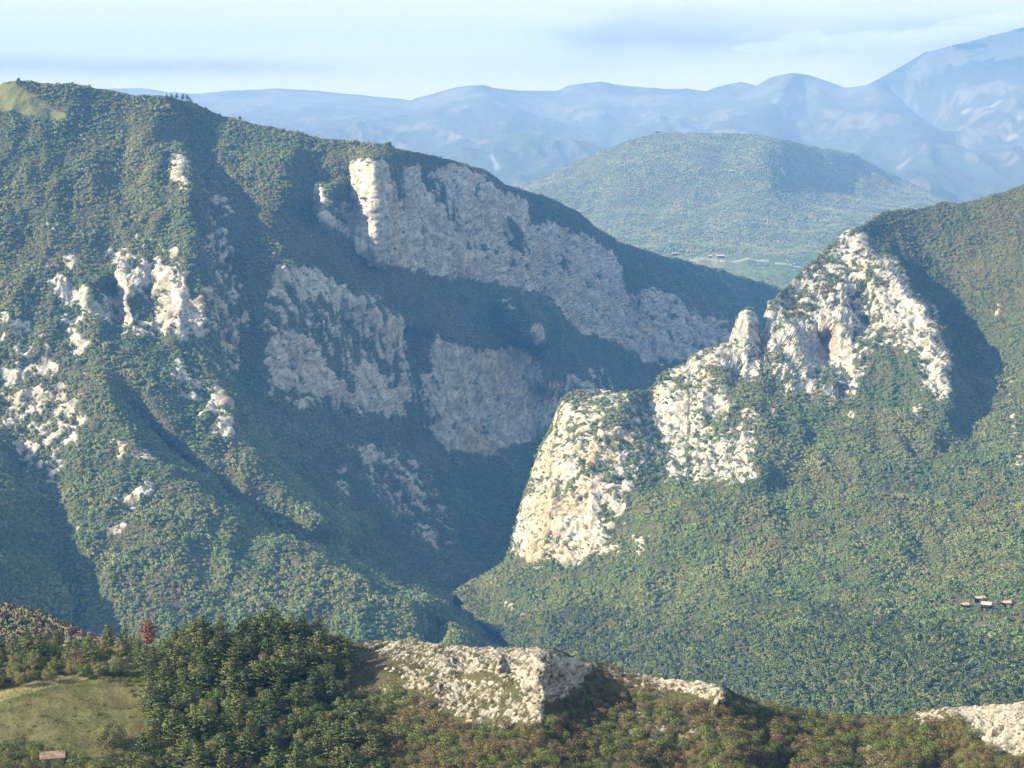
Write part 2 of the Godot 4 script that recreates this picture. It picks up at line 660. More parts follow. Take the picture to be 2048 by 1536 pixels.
var tint_a: FastNoiseLite
var tint_b: FastNoiseLite
var tint_c: FastNoiseLite

func rock_colour(p: Vector3, s := 1.0) -> Color:
	var q := Vector3(p.x, p.y * 0.22, p.z) / s
	var c := ROCK_GREY.lerp(ROCK_PALE, clampf(0.5 + tint_b.get_noise_3dv(q * 3.0), 0, 1))
	c = c.lerp(ROCK_OCHRE, smoothstep(0.08, 0.5, tint_a.get_noise_3dv(q * 1.3 + Vector3(900, 0, 0))) * 0.85)
	# weather streaks and lichen
	var streak := tint_c.get_noise_3d(q.x * 6.0, q.y * 2.0, q.z * 6.0) + 0.8 * tint_c.get_noise_3d(q.x * 15.0, q.y * 7.0, q.z * 15.0)
	var bed := tint_c.get_noise_3d(q.x * 0.8, q.y * 26.0, q.z * 0.8)
	return c * clampf(0.93 + 0.50 * streak + 0.13 * bed, 0.42, 1.12)

func floor_colour(p: Vector3) -> Color:
	return Color(0.072, 0.084, 0.032).lerp(Color(0.105, 0.092, 0.046), clampf(0.5 + tint_b.get_noise_3dv(p), 0, 1))

func paint_wild(L: Land, k: int) -> Color:
	var p := L.p[k]
	var r := L.rock[k]
	var c := floor_colour(p)
	if r > 0.0:
		c = c.lerp(rock_colour(p).lerp(floor_colour(p) * 1.6, L.gap[k] * 0.55), r)
	return c

func hue(p: Vector3, brown: float) -> Color:
	var a := tint_a.get_noise_3dv(p) + 0.6 * tint_c.get_noise_3dv(p * 1.7)
	var b := tint_b.get_noise_3dv(p)
	var c := Color(0.088, 0.124, 0.041).lerp(Color(0.142, 0.149, 0.053), clampf(0.45 + a * 1.3 + rng.randf_range(-0.2, 0.2), 0, 1))
	var u := rng.randf()
	if u < brown * 0.8 + b * 0.45:
		c = c.lerp(Color(0.165, 0.105, 0.062), rng.randf_range(0.3, 0.75))
	elif u > 0.88:
		c = c.lerp(Color(0.045, 0.075, 0.033), 0.55)
	return c * rng.randf_range(1.0, 1.18) * (1.08 + 0.35 * tint_b.get_noise_3dv(p * 0.6))

func wood_hue(p: Vector3, L: Land, k: int) -> Color:
	return hue(p, 0.34 * smoothstep(1050.0, 500.0, L.py[k]) + 0.06) * 1.12

func right_keep(L: Land, k: int) -> float:
	var x := L.px[k]
	var y := L.py[k]
	if x > 1905 and y > 1196 and y < 1262:
		return 0.3 if y > 1226 else 0.16
	if absf(y - (1192.0 - 0.00055 * pow(maxf(0.0, x - 1850.0), 2.0) - 0.3 * maxf(0.0, x - 1850.0))) < 6.0 and x > 1640:
		return 0.25
	return wild(L, k)

func right_hue(p: Vector3, L: Land, k: int) -> Color:
	var y := L.py[k]
	var c := hue(p, 0.42 * smoothstep(900.0, 450.0, y) + 0.05) * lerpf(0.8, 1.06, smoothstep(520.0, 850.0, y))
	if y > 1180 and rng.randf() < smoothstep(1190.0, 1290.0, y + 150.0 * tint_a.get_noise_3dv(p) + 60.0 * tint_b.get_noise_3dv(p)):
		c = Color(0.050, 0.072, 0.027).lerp(Color(0.115, 0.13, 0.042), pow(rng.randf(), 1.8))       # pines of the lower wood
	return c

func wild(L: Land, k: int) -> float:
	return 1.0 if L.rock[k] < 0.35 else 0.02

func left_massif(mat: Material) -> Land:
	var ridge := [-260,152,2590, 0,172,2610, 35,163,2620, 150,172,2650, 250,186,2685, 330,194,2700, 380,205,2740, 440,232,2760, 540,255,2780, 640,278,2800, 700,284,2815, 760,290,2850, 830,305,2950, 900,320,3040, 960,338,3110, 1000,365,3160, 1060,385,3250, 1110,400,3330, 1160,428,3400, 1195,460,3450, 1230,480,3520, 1320,510,3680, 1430,538,3900, 1550,575,4150, 1680,612,4350]
	var lines := [
		# western slopes, from the skyline down
		[-250,400,2420, -250,700,2220, -250,870,2130],
		[0,260,2535, 0,400,2425, 0,560,2310, 0,700,2215, 0,800,2145, 0,860,2105],
		[150,300,2545, 150,420,2435, 145,560,2330, 150,640,2295, 150,700,2240, 160,745,2195],
		[250,320,2575, 250,420,2465, 235,510,2395, 246,560,2325, 250,600,2305, 258,670,2265, 250,740,2215],
		[172,575,2300, 178,640,2280, 185,660,2245], [232,580,2370, 236,640,2350, 232,665,2280],
		[300,300,2570, 300,420,2450, 300,520,2385, 305,600,2350, 310,665,2310],
		# first crest and the buttress under it
		[345,290,2620, 366,320,2550, 376,400,2465, 384,480,2405, 400,560,2350, 408,640,2325, 412,680,2305, 440,780,2240, 465,860,2180, 500,910,2155, 540,950,2140, 600,1010,2122, 645,1048,2112],
		[335,330,2560, 340,420,2455, 330,520,2380, 340,600,2320, 345,670,2280], [355,745,2225, 330,800,2180, 380,840,2190, 420,800,2232],
		# gully right of it
		[375,285,2670, 405,335,2645, 412,420,2570, 424,500,2510, 440,600,2460, 450,680,2420, 475,780,2355, 505,860,2315, 560,930,2275, 620,1000,2245, 690,1075,2190],
		[450,330,2660, 530,420,2575, 540,500,2505, 500,600,2475, 520,700,2425], [560,400,2600, 560,330,2665], [480,280,2720],
		# second crest, its gully and the far bank
		[165,750,2180, 205,770,2145, 250,860,2085, 300,920,2050, 370,965,2030, 420,1000,2010, 500,1075,1970, 560,1095,1955, 640,1130,1940, 720,1175,1920, 800,1200,1900, 860,1222,1885, 900,1258,1865, 945,1298,1845],
		[203,748,2190, 235,782,2185, 285,850,2175, 340,910,2160, 402,955,2150, 462,995,2145, 530,1052,2125, 600,1085,2110, 680,1125,2120, 760,1165,2130, 850,1200,2120],
		[250,765,2180, 330,850,2145, 420,945,2128, 520,1020,2118, 600,1042,2112],
		[300,1000,1990, 250,1000,1985, 200,1000,1985, 110,930,2075, 150,880,2085, 60,860,2110], [200,1150,1850, 300,1250,1780, 400,1200,1830, 300,1100,1900], [500,1150,1900, 600,1250,1810, 750,1265,1810], [100,1345,1760, 300,1345,1690, 600,1345,1715, 800,1340,1750, 940,1340,1790], [-200,1480,1480, 100,1480,1560, 600,1480,1560, 900,1480,1600], [150,1000,1995, 165,1100,1905, 190,1220,1820],
		# gully at the left edge and the spur outside the frame
		[5,880,2090, 40,940,2065, 85,1008,2010, 122,1090,1940, 126,1150,1905, 156,1230,1850, 200,1300,1770],
		[-90,780,2150, -85,880,2040, -75,960,1930, -65,1050,1790, -50,1180,1680, -20,1320,1600], [-10,900,2030, 20,1000,1960, 60,1100,1890, 100,1200,1810],
		# great wall: top edge, pillars and foot
		[600,380,2655, 626,372,2700], [630,400,2695, 627,440,2685], [652,385,2650, 655,455,2640], [668,400,2690, 690,440,2740, 698,370,2755],
		[703,325,2755, 702,400,2750, 703,470,2725], [748,322,2680, 752,400,2670, 753,492,2660, 762,540,2710], [772,330,2735, 790,420,2800, 812,520,2855, 800,340,2850],
		[828,330,2960, 838,420,2940, 845,540,2910], [860,338,2985, 862,430,2962], [888,342,3040, 890,430,3005], [908,334,3055, 935,372,3015, 940,430,3000, 930,550,2990],
		[952,385,3080, 955,470,3065], [966,352,3112, 984,372,3085, 986,430,3075, 990,560,3060], [1002,390,3160, 1004,480,3135, 1010,560,3100],
		[1035,405,3210, 1050,500,3170, 1080,592,3130], [1060,412,3250, 1075,500,3225], [1120,452,3330, 1130,560,3270, 1150,655,3215], [1200,502,3440, 1205,600,3360, 1220,688,3300], [1260,560,3540, 1270,640,3470, 1300,728,3400],
		[630,460,2640, 700,500,2690, 762,545,2745, 820,548,2860, 900,556,2965, 1000,572,3070, 1080,598,3120, 1150,660,3205, 1220,692,3290, 1310,740,3390],
		# benches under the wall
		[600,500,2555, 640,540,2580, 700,600,2615, 760,630,2665, 820,645,2750, 870,660,2830, 960,690,2900, 1000,680,2930], [620,470,2620], [900,620,2890, 1000,640,2980],
		# the sunny knoll
		[1008,610,2935, 1020,640,2890, 1055,612,2890, 1060,650,2862, 1075,690,2860, 1095,640,2930], [1110,655,3040, 1100,690,3000], [1000,590,3030, 1050,590,3050, 1100,612,3110],
		[1150,720,3140, 1200,760,3180], [1080,760,2880],
		# lower walls
		[560,530,2500, 590,525,2520, 545,660,2430, 530,780,2385], [640,560,2570, 650,640,2545, 640,780,2480], [690,620,2640, 700,720,2600, 715,835,2570], [800,640,2745, 806,740,2725, 806,830,2680],
		[830,680,2810, 838,790,2800, 848,880,2770], [862,668,2835, 868,780,2815, 872,900,2780], [960,700,2905, 962,800,2885, 965,915,2840], [1060,705,2960, 1075,790,2940, 1085,870,2915], [1112,800,3010, 1115,900,2950], [1140,760,3100],
		[560,830,2370, 600,900,2350, 640,1000,2290, 700,1030,2330], [720,860,2530, 700,930,2490], [760,900,2570, 780,960,2545, 800,1010,2525], [850,930,2660, 850,1030,2560, 840,1060,2510], [900,960,2740, 940,1010,2740, 1030,900,2870, 1030,980,2800],
		[880,1020,2600, 905,1100,2530], [950,1110,2580, 1000,1100,2660], [700,1130,2200, 800,1170,2230, 870,1205,2200, 920,1190,2330, 980,1140,2500], [880,1250,2050, 940,1240,2100, 960,1300,1990, 1030,1290,2050],
		# beyond the gorge
		[1230,520,3500, 1330,560,3600, 1360,600,3560, 1400,620,3560, 1440,640,3600], [1380,560,3720, 1500,610,3850, 1550,640,3900], [1300,600,3480, 1320,700,3420, 1400,690,3480, 1480,680,3560], [1350,780,3350, 1250,790,3250]]
	var bottom := [-260,1470, 900,1470, 960,1400, 1060,1335, 1100,1010, 1140,880, 1330,840, 1400,780, 1500,740, 1680,690]
	var rocks := [
		# sunlit crags of the western slopes
		[0.37, 220,500, 300,490, 365,505, 412,610, 414,690, 340,690, 250,690, 215,600], [0.36, 90,550, 170,570, 185,720, 140,720], [0.36, 0,620, 60,640, 140,770, 180,840, 120,960, 80,990, 0,880], [0.34, 340,700, 460,780, 475,880, 400,870, 345,800],
		[0.36, 540,520, 640,540, 820,640, 815,840, 700,840, 530,795], [0.36, 560,640, 700,660, 690,700, 560,690], [0.38, 1090,760, 1210,730, 1240,830, 1130,870], [0.36, 680,880, 800,900, 880,980, 930,1110, 880,1120, 760,1010], [0.36, 400,420, 450,440, 500,640, 480,700, 420,600],
		[0.59, 225,515, 250,525, 258,560, 275,640, 278,672, 258,665, 240,600, 226,545], [0.65, 325,525, 345,520, 352,560, 372,600, 398,610, 405,650, 395,672, 345,668, 318,655, 330,610, 322,570], [0.57, 262,530, 290,530, 322,560, 325,640, 290,600, 265,570],
		[0.57, 172,582, 240,590, 240,650, 178,655], [0.52, 95,555, 130,560, 172,580, 172,610, 140,600, 100,570], [0.52, 135,640, 160,610, 168,660, 178,715, 150,720, 130,690],
		[0.47, 85,435, 95,438, 112,478, 100,480], [0.47, 245,435, 262,440, 285,495, 275,505, 258,470], [0.42, 118,505, 150,505, 160,550, 130,550],
		[0.45, 0,630, 40,650, 40,700, 0,690], [0.40, 0,690, 30,720, 70,770, 130,790, 165,830, 150,880, 110,905, 120,960, 85,985, 40,920, 15,880, 0,800],
		[0.46, 150,860, 180,850, 160,790, 130,800], [0.47, 205,900, 240,885, 290,900, 330,935, 300,930, 240,925], [0.53, 248,768, 262,775, 292,808, 285,812], [0.47, 148,740, 190,755, 188,765, 150,752],
		[0.59, 365,785, 385,780, 420,800, 415,830, 372,822], [0.57, 425,815, 445,815, 452,850, 432,845], [0.42, 345,720, 370,730, 400,750, 465,800, 470,870, 430,870, 400,850, 350,810],
		[0.47, 240,1010, 300,960, 310,990, 260,1030], [0.45, 200,1060, 270,1020, 265,1050, 215,1085], [0.62, 135,1060, 160,1045, 155,1075, 135,1100], [0.40, 590,1000, 610,1005, 640,1040, 630,1045],
		[0.49, 395,470, 420,470, 430,520, 405,530], [0.47, 400,560, 470,590, 480,700, 470,780, 420,700, 408,640],
		[0.65, 338,345, 358,308, 374,318, 374,402, 362,385], [0.47, 385,360, 420,370, 475,425, 465,440, 410,400],
		# great wall
		[1.0, 628,375, 650,372, 655,430, 700,400, 704,330, 740,318, 775,325, 800,420, 812,540, 780,530, 740,520, 690,470, 650,450, 632,420],
		[1.0, 800,340, 830,330, 870,340, 905,325, 960,350, 1000,385, 1050,400, 1060,450, 1050,520, 1075,590, 1000,570, 900,555, 820,545, 805,480], [0.85, 1055,450, 1110,450, 1190,480, 1235,520, 1250,620, 1300,640, 1310,735, 1220,690, 1150,660, 1080,598, 1060,540],
		[0.7, 1250,590, 1330,580, 1370,620, 1450,640, 1480,680, 1400,720, 1310,740, 1260,690], [0.8, 698,292, 712,292, 712,304, 698,302],
		[0.85, 1012,600, 1022,602, 1020,620, 1012,618], [0.9, 1054,650, 1068,648, 1085,680, 1078,690, 1060,670],
		[0.1, 772,300, 798,302, 806,360, 812,430, 800,430, 790,370], [0.15, 838,330, 860,335, 866,380, 850,400], [0.15, 872,345, 890,350, 893,420, 905,450, 890,450, 876,400], [0.15, 918,400, 930,410, 925,450, 905,440], [0.2, 950,360, 962,365, 955,420, 945,400], [0.2, 1010,430, 1030,440, 1050,500, 1030,540, 1015,500], [0.3, 1110,470, 1130,480, 1140,560, 1120,540], [0.2, 830,430, 870,470, 860,480, 830,450], [0.25, 930,480, 1000,500, 990,510, 930,495], [0.3, 650,400, 680,420, 690,460, 660,430],
		# lower walls
		[0.68, 560,535, 600,522, 650,545, 690,590, 730,615, 800,640, 808,720, 800,800, 790,740, 740,680, 690,640, 640,590, 600,600, 570,580], [0.72, 530,690, 560,660, 620,680, 640,740, 690,770, 690,800, 600,785, 540,785], [0.66, 700,740, 720,720, 770,760, 806,770, 806,832, 740,830, 700,820],
		[0.85, 862,668, 900,690, 960,700, 1060,690, 1085,740, 1110,850, 1060,880, 960,915, 900,900, 872,870], [0.5, 820,760, 862,740, 868,880, 845,860], [0.45, 700,895, 740,885, 800,930, 850,960, 852,1035, 820,1030, 760,980], [0.42, 885,1040, 905,1040, 910,1120, 890,1100], [0.42, 660,930, 680,930, 690,1010, 665,1010], [0.4, 430,720, 470,730, 470,790, 440,760],
		[0.4, 525,600, 570,590, 600,650, 540,650]]
	var L := build_land("left_mountain", ridge, lines, bottom, rocks, {"box": Rect2(-160, 60, 1810, 1430), "step": 2.5, "rows": 470, "scale": 0.65, "seed": 11, "slope_amp": 7.0, "rock_amp": 11.0, "rib": 46.0, "gully": 75.0, "gully_amp": 9.0})
	land_mesh(L, func(l: Land, k: int) -> Color:
		var c := paint_wild(l, k)
		# a mown meadow on the shoulder
		var x := l.px[k]
		var y := l.py[k] + 5.0 * tint_c.get_noise_1d(x * 2.0)
		if x < 135 and y < 250 and y > 160 and y < 222 + x * 0.2 and y > 170 + maxf(0.0, x - 30) * 0.62:
			c = Color(0.17, 0.165, 0.062)
		return c, mat, 500.0, 120.0, "wooded limestone mountain with shaded gorge walls on its right side", "mountain")
	return L

func meadow_keep(L: Land, k: int) -> float:
	var x := L.px[k]
	var y := L.py[k]
	if x < 135 and y < 250 and y < 222 + x * 0.2 and y > 166 + maxf(0.0, x - 30) * 0.62:
		return 0.02
	return wild(L, k)

# ---------------------------------------------------------------- the crag right of the gorge
func right_crag(mat: Material) -> Land:
	var ridge := [915,1192,2150, 960,1158,2150, 1018,1122,2150, 1026,1090,2175, 1036,1045,2195, 1048,1000,2215, 1064,950,2235, 1080,900,2250, 1094,868,2262, 1106,838,2272, 1116,810,2278, 1132,790,2280, 1160,779,2285, 1200,782,2285, 1250,786,2270, 1290,782,2300, 1305,770,2320, 1325,748,2335, 1360,732,2345, 1375,728,2350, 1380,708,2350, 1400,702,2355, 1430,690,2375, 1458,684,2385, 1470,652,2390, 1478,630,2395, 1490,618,2400, 1505,620,2402, 1516,640,2405, 1523,668,2415, 1530,640,2425, 1536,608,2435, 1560,585,2460, 1600,546,2510, 1640,508,2550, 1675,480,2580, 1690,463,2590, 1725,452,2620, 1765,426,2680, 1800,420,2700, 1850,416,2715, 1885,405,2725, 1910,407,2720, 1940,404,2725, 1990,390,2720, 2048,370,2700, 2220,310,2640]
	var lines := [
		# toe and the big buttress
		[1000,1165,2080, 1030,1122,2115, 1060,1148,2075, 1100,1142,2058, 1150,1125,2045, 1200,1108,2038, 1230,1090,2035],
		[1060,1080,2110, 1100,1060,2088, 1150,1060,2072, 1200,1050,2062], [1060,1000,2150, 1100,985,2115, 1150,980,2095, 1210,985,2085, 1245,1000,2070], [1095,920,2190, 1140,900,2150, 1200,905,2130], [1120,840,2240, 1160,830,2205, 1200,840,2180, 1240,850,2170, 1225,900,2130],
		[1255,800,2240, 1272,860,2195, 1290,905,2150], [1285,830,2262, 1291,870,2212, 1302,930,2135, 1275,970,2090, 1255,1040,2050],
		# second buttress
		[1300,800,2305, 1320,850,2235, 1340,900,2180, 1330,960,2120], [1325,765,2325, 1360,800,2255, 1400,850,2200, 1430,900,2150, 1440,960,2085], [1380,725,2345, 1392,770,2300, 1420,800,2240, 1500,830,2190], [1462,985,2035, 1480,960,2060, 1500,900,2120, 1530,942,2055],
		[1365,745,2330, 1350,775,2300],
		# pinnacle and upper wall
		[1462,700,2370, 1475,740,2345, 1440,740,2310, 1400,735,2325], [1496,650,2385, 1498,700,2365, 1500,750,2335], [1522,690,2410, 1525,740,2360], [1540,640,2415, 1550,700,2385, 1560,760,2330],
		[1590,600,2475, 1590,650,2425, 1600,720,2385, 1610,770,2330], [1640,550,2520, 1640,620,2455, 1634,650,2440], [1690,500,2570, 1680,560,2505, 1700,620,2455, 1695,680,2415, 1690,740,2385, 1715,790,2330],
		# the cave
		[1630,670,2452, 1640,690,2458, 1660,680,2450, 1655,710,2440], [1622,700,2425, 1640,730,2395, 1670,740,2392], [1625,655,2425, 1660,640,2430, 1678,660,2425, 1674,690,2412], 
		# eastern spur, its face lit, its far flank in shade
		[1705,480,2582, 1750,530,2530, 1790,560,2480, 1830,600,2440, 1865,640,2415, 1885,700,2370, 1898,760,2320, 1902,806,2290], [1740,560,2500, 1750,600,2470, 1760,640,2440, 1800,680,2395, 1850,720,2350, 1860,790,2300], [1720,600,2500, 1735,650,2465], [1770,560,2480],
		[1770,480,2640, 1815,540,2610, 1860,605,2580, 1900,665,2550, 1928,725,2500, 1938,785,2410, 1922,840,2305], [1800,440,2690, 1860,520,2650, 1910,590,2610, 1945,640,2560, 1978,700,2500, 1985,760,2420, 1968,830,2335, 1945,880,2265],
		[2048,480,2610, 2048,600,2520, 2048,720,2440, 2048,830,2330], [1960,500,2640], [2200,500,2500, 2200,800,2250], [2005,740,2470, 2020,800,2370],
		# great green slope
		[1730,760,2350, 1780,800,2310, 1850,850,2235, 1920,900,2200], [1600,800,2280, 1600,870,2190, 1600,950,2105, 1550,960,2060], [1300,1060,1990, 1400,1020,1985, 1500,1000,2000], [1020,1190,2040, 1100,1190,1990, 1200,1150,1985], [960,1205,2110, 985,1240,2040, 1022,1288,1955],
		[1100,1280,1850, 1200,1260,1850, 1300,1250,1800, 1320,1340,1680], [1400,1100,1920, 1600,1100,1890, 1600,1180,1780], [1500,1250,1690, 1600,1250,1640, 1620,1205,1720],
		[1750,1000,2010, 1780,1100,1850, 1790,1180,1740], [1860,950,2110, 1875,1020,1990, 1850,1100,1870, 1800,1160,1780], [1920,930,2120, 1960,1000,2010, 1950,1080,1880], [2048,950,2090, 2048,1050,1930, 2048,1100,1830], [2200,950,2030, 2200,1150,1730],
		[1620,1203,1715, 1740,1192,1720, 1860,1186,1730, 1950,1150,1760, 2048,1098,1815], [1870,1210,1660, 1950,1215,1620, 2048,1205,1600], [1600,1330,1500, 1700,1350,1440, 1850,1350,1400, 2048,1300,1440, 2048,1400,1320], [1400,1420,1520, 1600,1460,1390, 1900,1480,1270], [1040,1420,1700, 1150,1560,1480, 1600,1600,1230, 2200,1640,1100]]
	var bottom := [905,1194, 918,1196, 960,1242, 1022,1290, 1050,1420, 1200,1560, 2220,1640]
	var rocks := [
		[0.40, 1030,1110, 1070,920, 1110,838, 1160,780, 1260,786, 1285,860, 1290,905, 1255,1030, 1210,1100], [0.37, 1235,788, 1310,778, 1320,965, 1255,965], [0.41, 1300,775, 1380,710, 1470,790, 1530,840, 1510,940, 1340,970, 1290,870], [0.42, 1375,705, 1460,686, 1490,618, 1536,608, 1600,546, 1690,463, 1740,455, 1800,540, 1850,600, 1895,700, 1902,806, 1860,800, 1830,720, 1760,690, 1720,760, 1715,800, 1600,800, 1480,770],
		[0.75, 1030,1110, 1045,1010, 1060,1000, 1100,1010, 1150,985, 1180,1000, 1210,1060, 1205,1100, 1170,1130, 1135,1142, 1090,1125, 1050,1120], [0.56, 1050,1000, 1075,915, 1110,830, 1140,795, 1180,815, 1190,880, 1160,940, 1130,960, 1100,985], [0.51, 1160,780, 1200,785, 1255,800, 1275,855, 1260,850, 1225,820], [0.60, 1150,960, 1190,940, 1205,985, 1180,1020, 1160,1000], [0.63, 1215,1000, 1250,985, 1255,1020, 1230,1035], [0.48, 1200,840, 1265,870, 1275,960, 1230,960], [0.61, 1195,1100, 1245,1090, 1250,1110, 1200,1125], [0.69, 1260,1080, 1290,1062, 1293,1085, 1270,1118], [0.65, 1055,1140, 1100,1140, 1095,1155, 1060,1155],
		[0.65, 1300,790, 1325,770, 1370,790, 1395,845, 1400,885, 1370,890, 1320,880, 1295,840], [0.63, 1370,780, 1440,790, 1460,815, 1430,830, 1390,815], [0.59, 1330,890, 1400,880, 1440,900, 1470,900, 1500,920, 1480,950, 1440,970, 1390,970, 1335,960], [0.75, 1455,980, 1460,940, 1490,915, 1500,935, 1540,930, 1530,950, 1480,985], [0.69, 1490,870, 1507,868, 1505,900, 1492,900],
		[0.72, 1372,770, 1378,712, 1400,720, 1402,770, 1385,785], [0.72, 1400,705, 1455,688, 1470,640, 1490,618, 1514,635, 1516,690, 1490,735, 1450,740, 1420,722], [0.75, 1528,640, 1560,625, 1620,640, 1655,600, 1690,650, 1703,700, 1700,745, 1660,735, 1640,745, 1600,735, 1570,720, 1530,700], [0.61, 1450,740, 1520,730, 1600,740, 1640,770, 1650,800, 1610,775, 1550,770, 1480,750], [0.69, 1690,735, 1712,740, 1715,790, 1700,785],
		[0.61, 1590,575, 1630,530, 1650,540, 1640,575, 1600,580], [0.56, 1670,490, 1700,460, 1730,465, 1720,490, 1690,500], [0.61, 1680,555, 1715,560, 1718,590, 1685,590], [0.63, 1680,590, 1730,615, 1720,640, 1690,625], [0.75, 1755,590, 1800,555, 1830,600, 1848,650, 1870,680, 1890,720, 1900,790, 1885,808, 1860,780, 1850,720, 1810,680, 1770,640], [0.55, 1850,600, 1875,620, 1880,660, 1862,640], [0.55, 1745,520, 1790,530, 1800,560, 1760,560], [0.55, 1730,650, 1770,665, 1765,680, 1735,665],
		[0.61, 1640,780, 1675,790, 1670,830, 1645,810], [0.69, 1693,830, 1705,825, 1712,858, 1698,858], [0.72, 1712,835, 1725,835, 1724,850], [0.63, 1820,820, 1840,790, 1845,830, 1825,860], [0.55, 1500,800, 1560,830, 1550,840], [0.61, 2020,780, 2030,775, 2026,800, 2018,805], [0.65, 2018,830, 2032,835, 2034,860, 2022,890], [0.55, 1985,610, 2005,620, 2002,645, 1990,640], [0.58, 1990,730, 2012,740, 2020,765, 1998,750],
		[0.48, 1020,1210, 1045,1215, 1035,1225, 1018,1222], [0.45, 2000,930, 2048,900, 2048,950]]
	var L := build_land("right_mountain", ridge, lines, bottom, rocks, {"box": Rect2(908, 240, 1300, 1420), "step": 2.4, "rows": 480, "scale": 0.55, "seed": 31, "slope_amp": 5.0, "rock_amp": 9.0, "rib": 32.0, "rag": 13.0, "gully": 65.0, "gully_amp": 7.0, "edge": 18.0, "edge_amp": 4.5})
	land_mesh(L, func(l: Land, k: int) -> Color:
		var c := paint_wild(l, k)
		# rust-stained back of the hollow
		var e := pow((l.px[k] - 1650.0) / 27.0, 2.0) + pow((l.py[k] - 690.0) / 36.0, 2.0)
		return c.lerp(Color(0.34, 0.225, 0.17), l.rock[k] * 0.75 * smoothstep(1.15, 0.7, e)), mat, 500.0, 160.0, "limestone crag and long green wooded slope right of the gorge", "mountain")
	return L

# ---------------------------------------------------------------- country behind
func dome_hill(mat: Material) -> Land:
	var ridge := [960,408,7000, 1000,392,6980, 1040,375,6950, 1120,336,6900, 1200,305,6880, 1260,280,6880, 1320,266,6880, 1400,265,6880, 1480,268,6880, 1560,278,7000, 1640,295,7230, 1700,306,7450, 1750,330,7600, 1800,355,7700, 1850,380,7750, 1900,408,7750, 1960,440,7400, 2040,470,7300]
	var lines := [[1040,440,6350, 1200,430,6320, 1300,420,6300, 1400,420,6320], [1100,380,6600], [1250,340,6550, 1350,330,6600], [1490,280,6840, 1520,330,6580, 1550,385,6440, 1620,415,6450, 1760,422,6520, 1900,432,6600], [1700,408,6900, 1820,415,7100],
		[1440,300,6760, 1430,350,6520], [1600,325,6960, 1700,345,7250, 1800,380,7480], [1590,375,6730, 1680,392,7000],
		[1100,480,5800, 1250,480,5800, 1400,490,5750, 1550,490,5800, 1700,490,5800, 1960,500,5900],
		[1100,520,5500, 1300,515,5480, 1450,516,5440, 1600,515,5450, 1900,540,5450], [1100,560,5000, 1450,545,5130, 1600,545,5130], [1450,580,4750, 1600,580,4750]]
	var bottom := [960,600, 2040,600]
	var L := build_land("dome_hill", ridge, lines, bottom, [], {"box": Rect2(970, 200, 1060, 410), "step": 3.0, "rows": 110, "scale": 1.6, "seed": 51, "gully": 380.0, "gully_amp": 15.0, "slope_amp": 10.0, "wave": 260.0, "edge_amp": 1.2, "soft": 3})
	land_mesh(L, func(l: Land, k: int) -> Color:
		var x := l.px[k]
		var y := l.py[k]
		var p := l.p[k]
		var c := Color(0.06, 0.07, 0.03).lerp(Color(0.12, 0.10, 0.055), smoothstep(0.05, 0.45, tint_b.get_noise_3dv(p * 0.3)))
		if y > 512:
			var f := tint_a.get_noise_3d(p.x * 0.25, 0, p.z * 0.12)
			c = Color(0.10, 0.14, 0.05) if f < -0.12 else (Color(0.22, 0.19, 0.11) if f > 0.18 else Color(0.13, 0.15, 0.06))
			if pow((x - 1527) / 46.0, 2.0) + pow((y - 548) / 9.0, 2.0) < 1.0:
				c = Color(0.125, 0.175, 0.065)
			if absf(y - (523 + maxf(0, x - 1400) * 0.07 + 6.0 * tint_a.get_noise_1d(x))) < 1.3:
				c = Color(0.42, 0.38, 0.30)
		return c, mat, 900.0, 200.0, "round wooded hill with fields at its foot beyond the gorge", "hill")
	return L

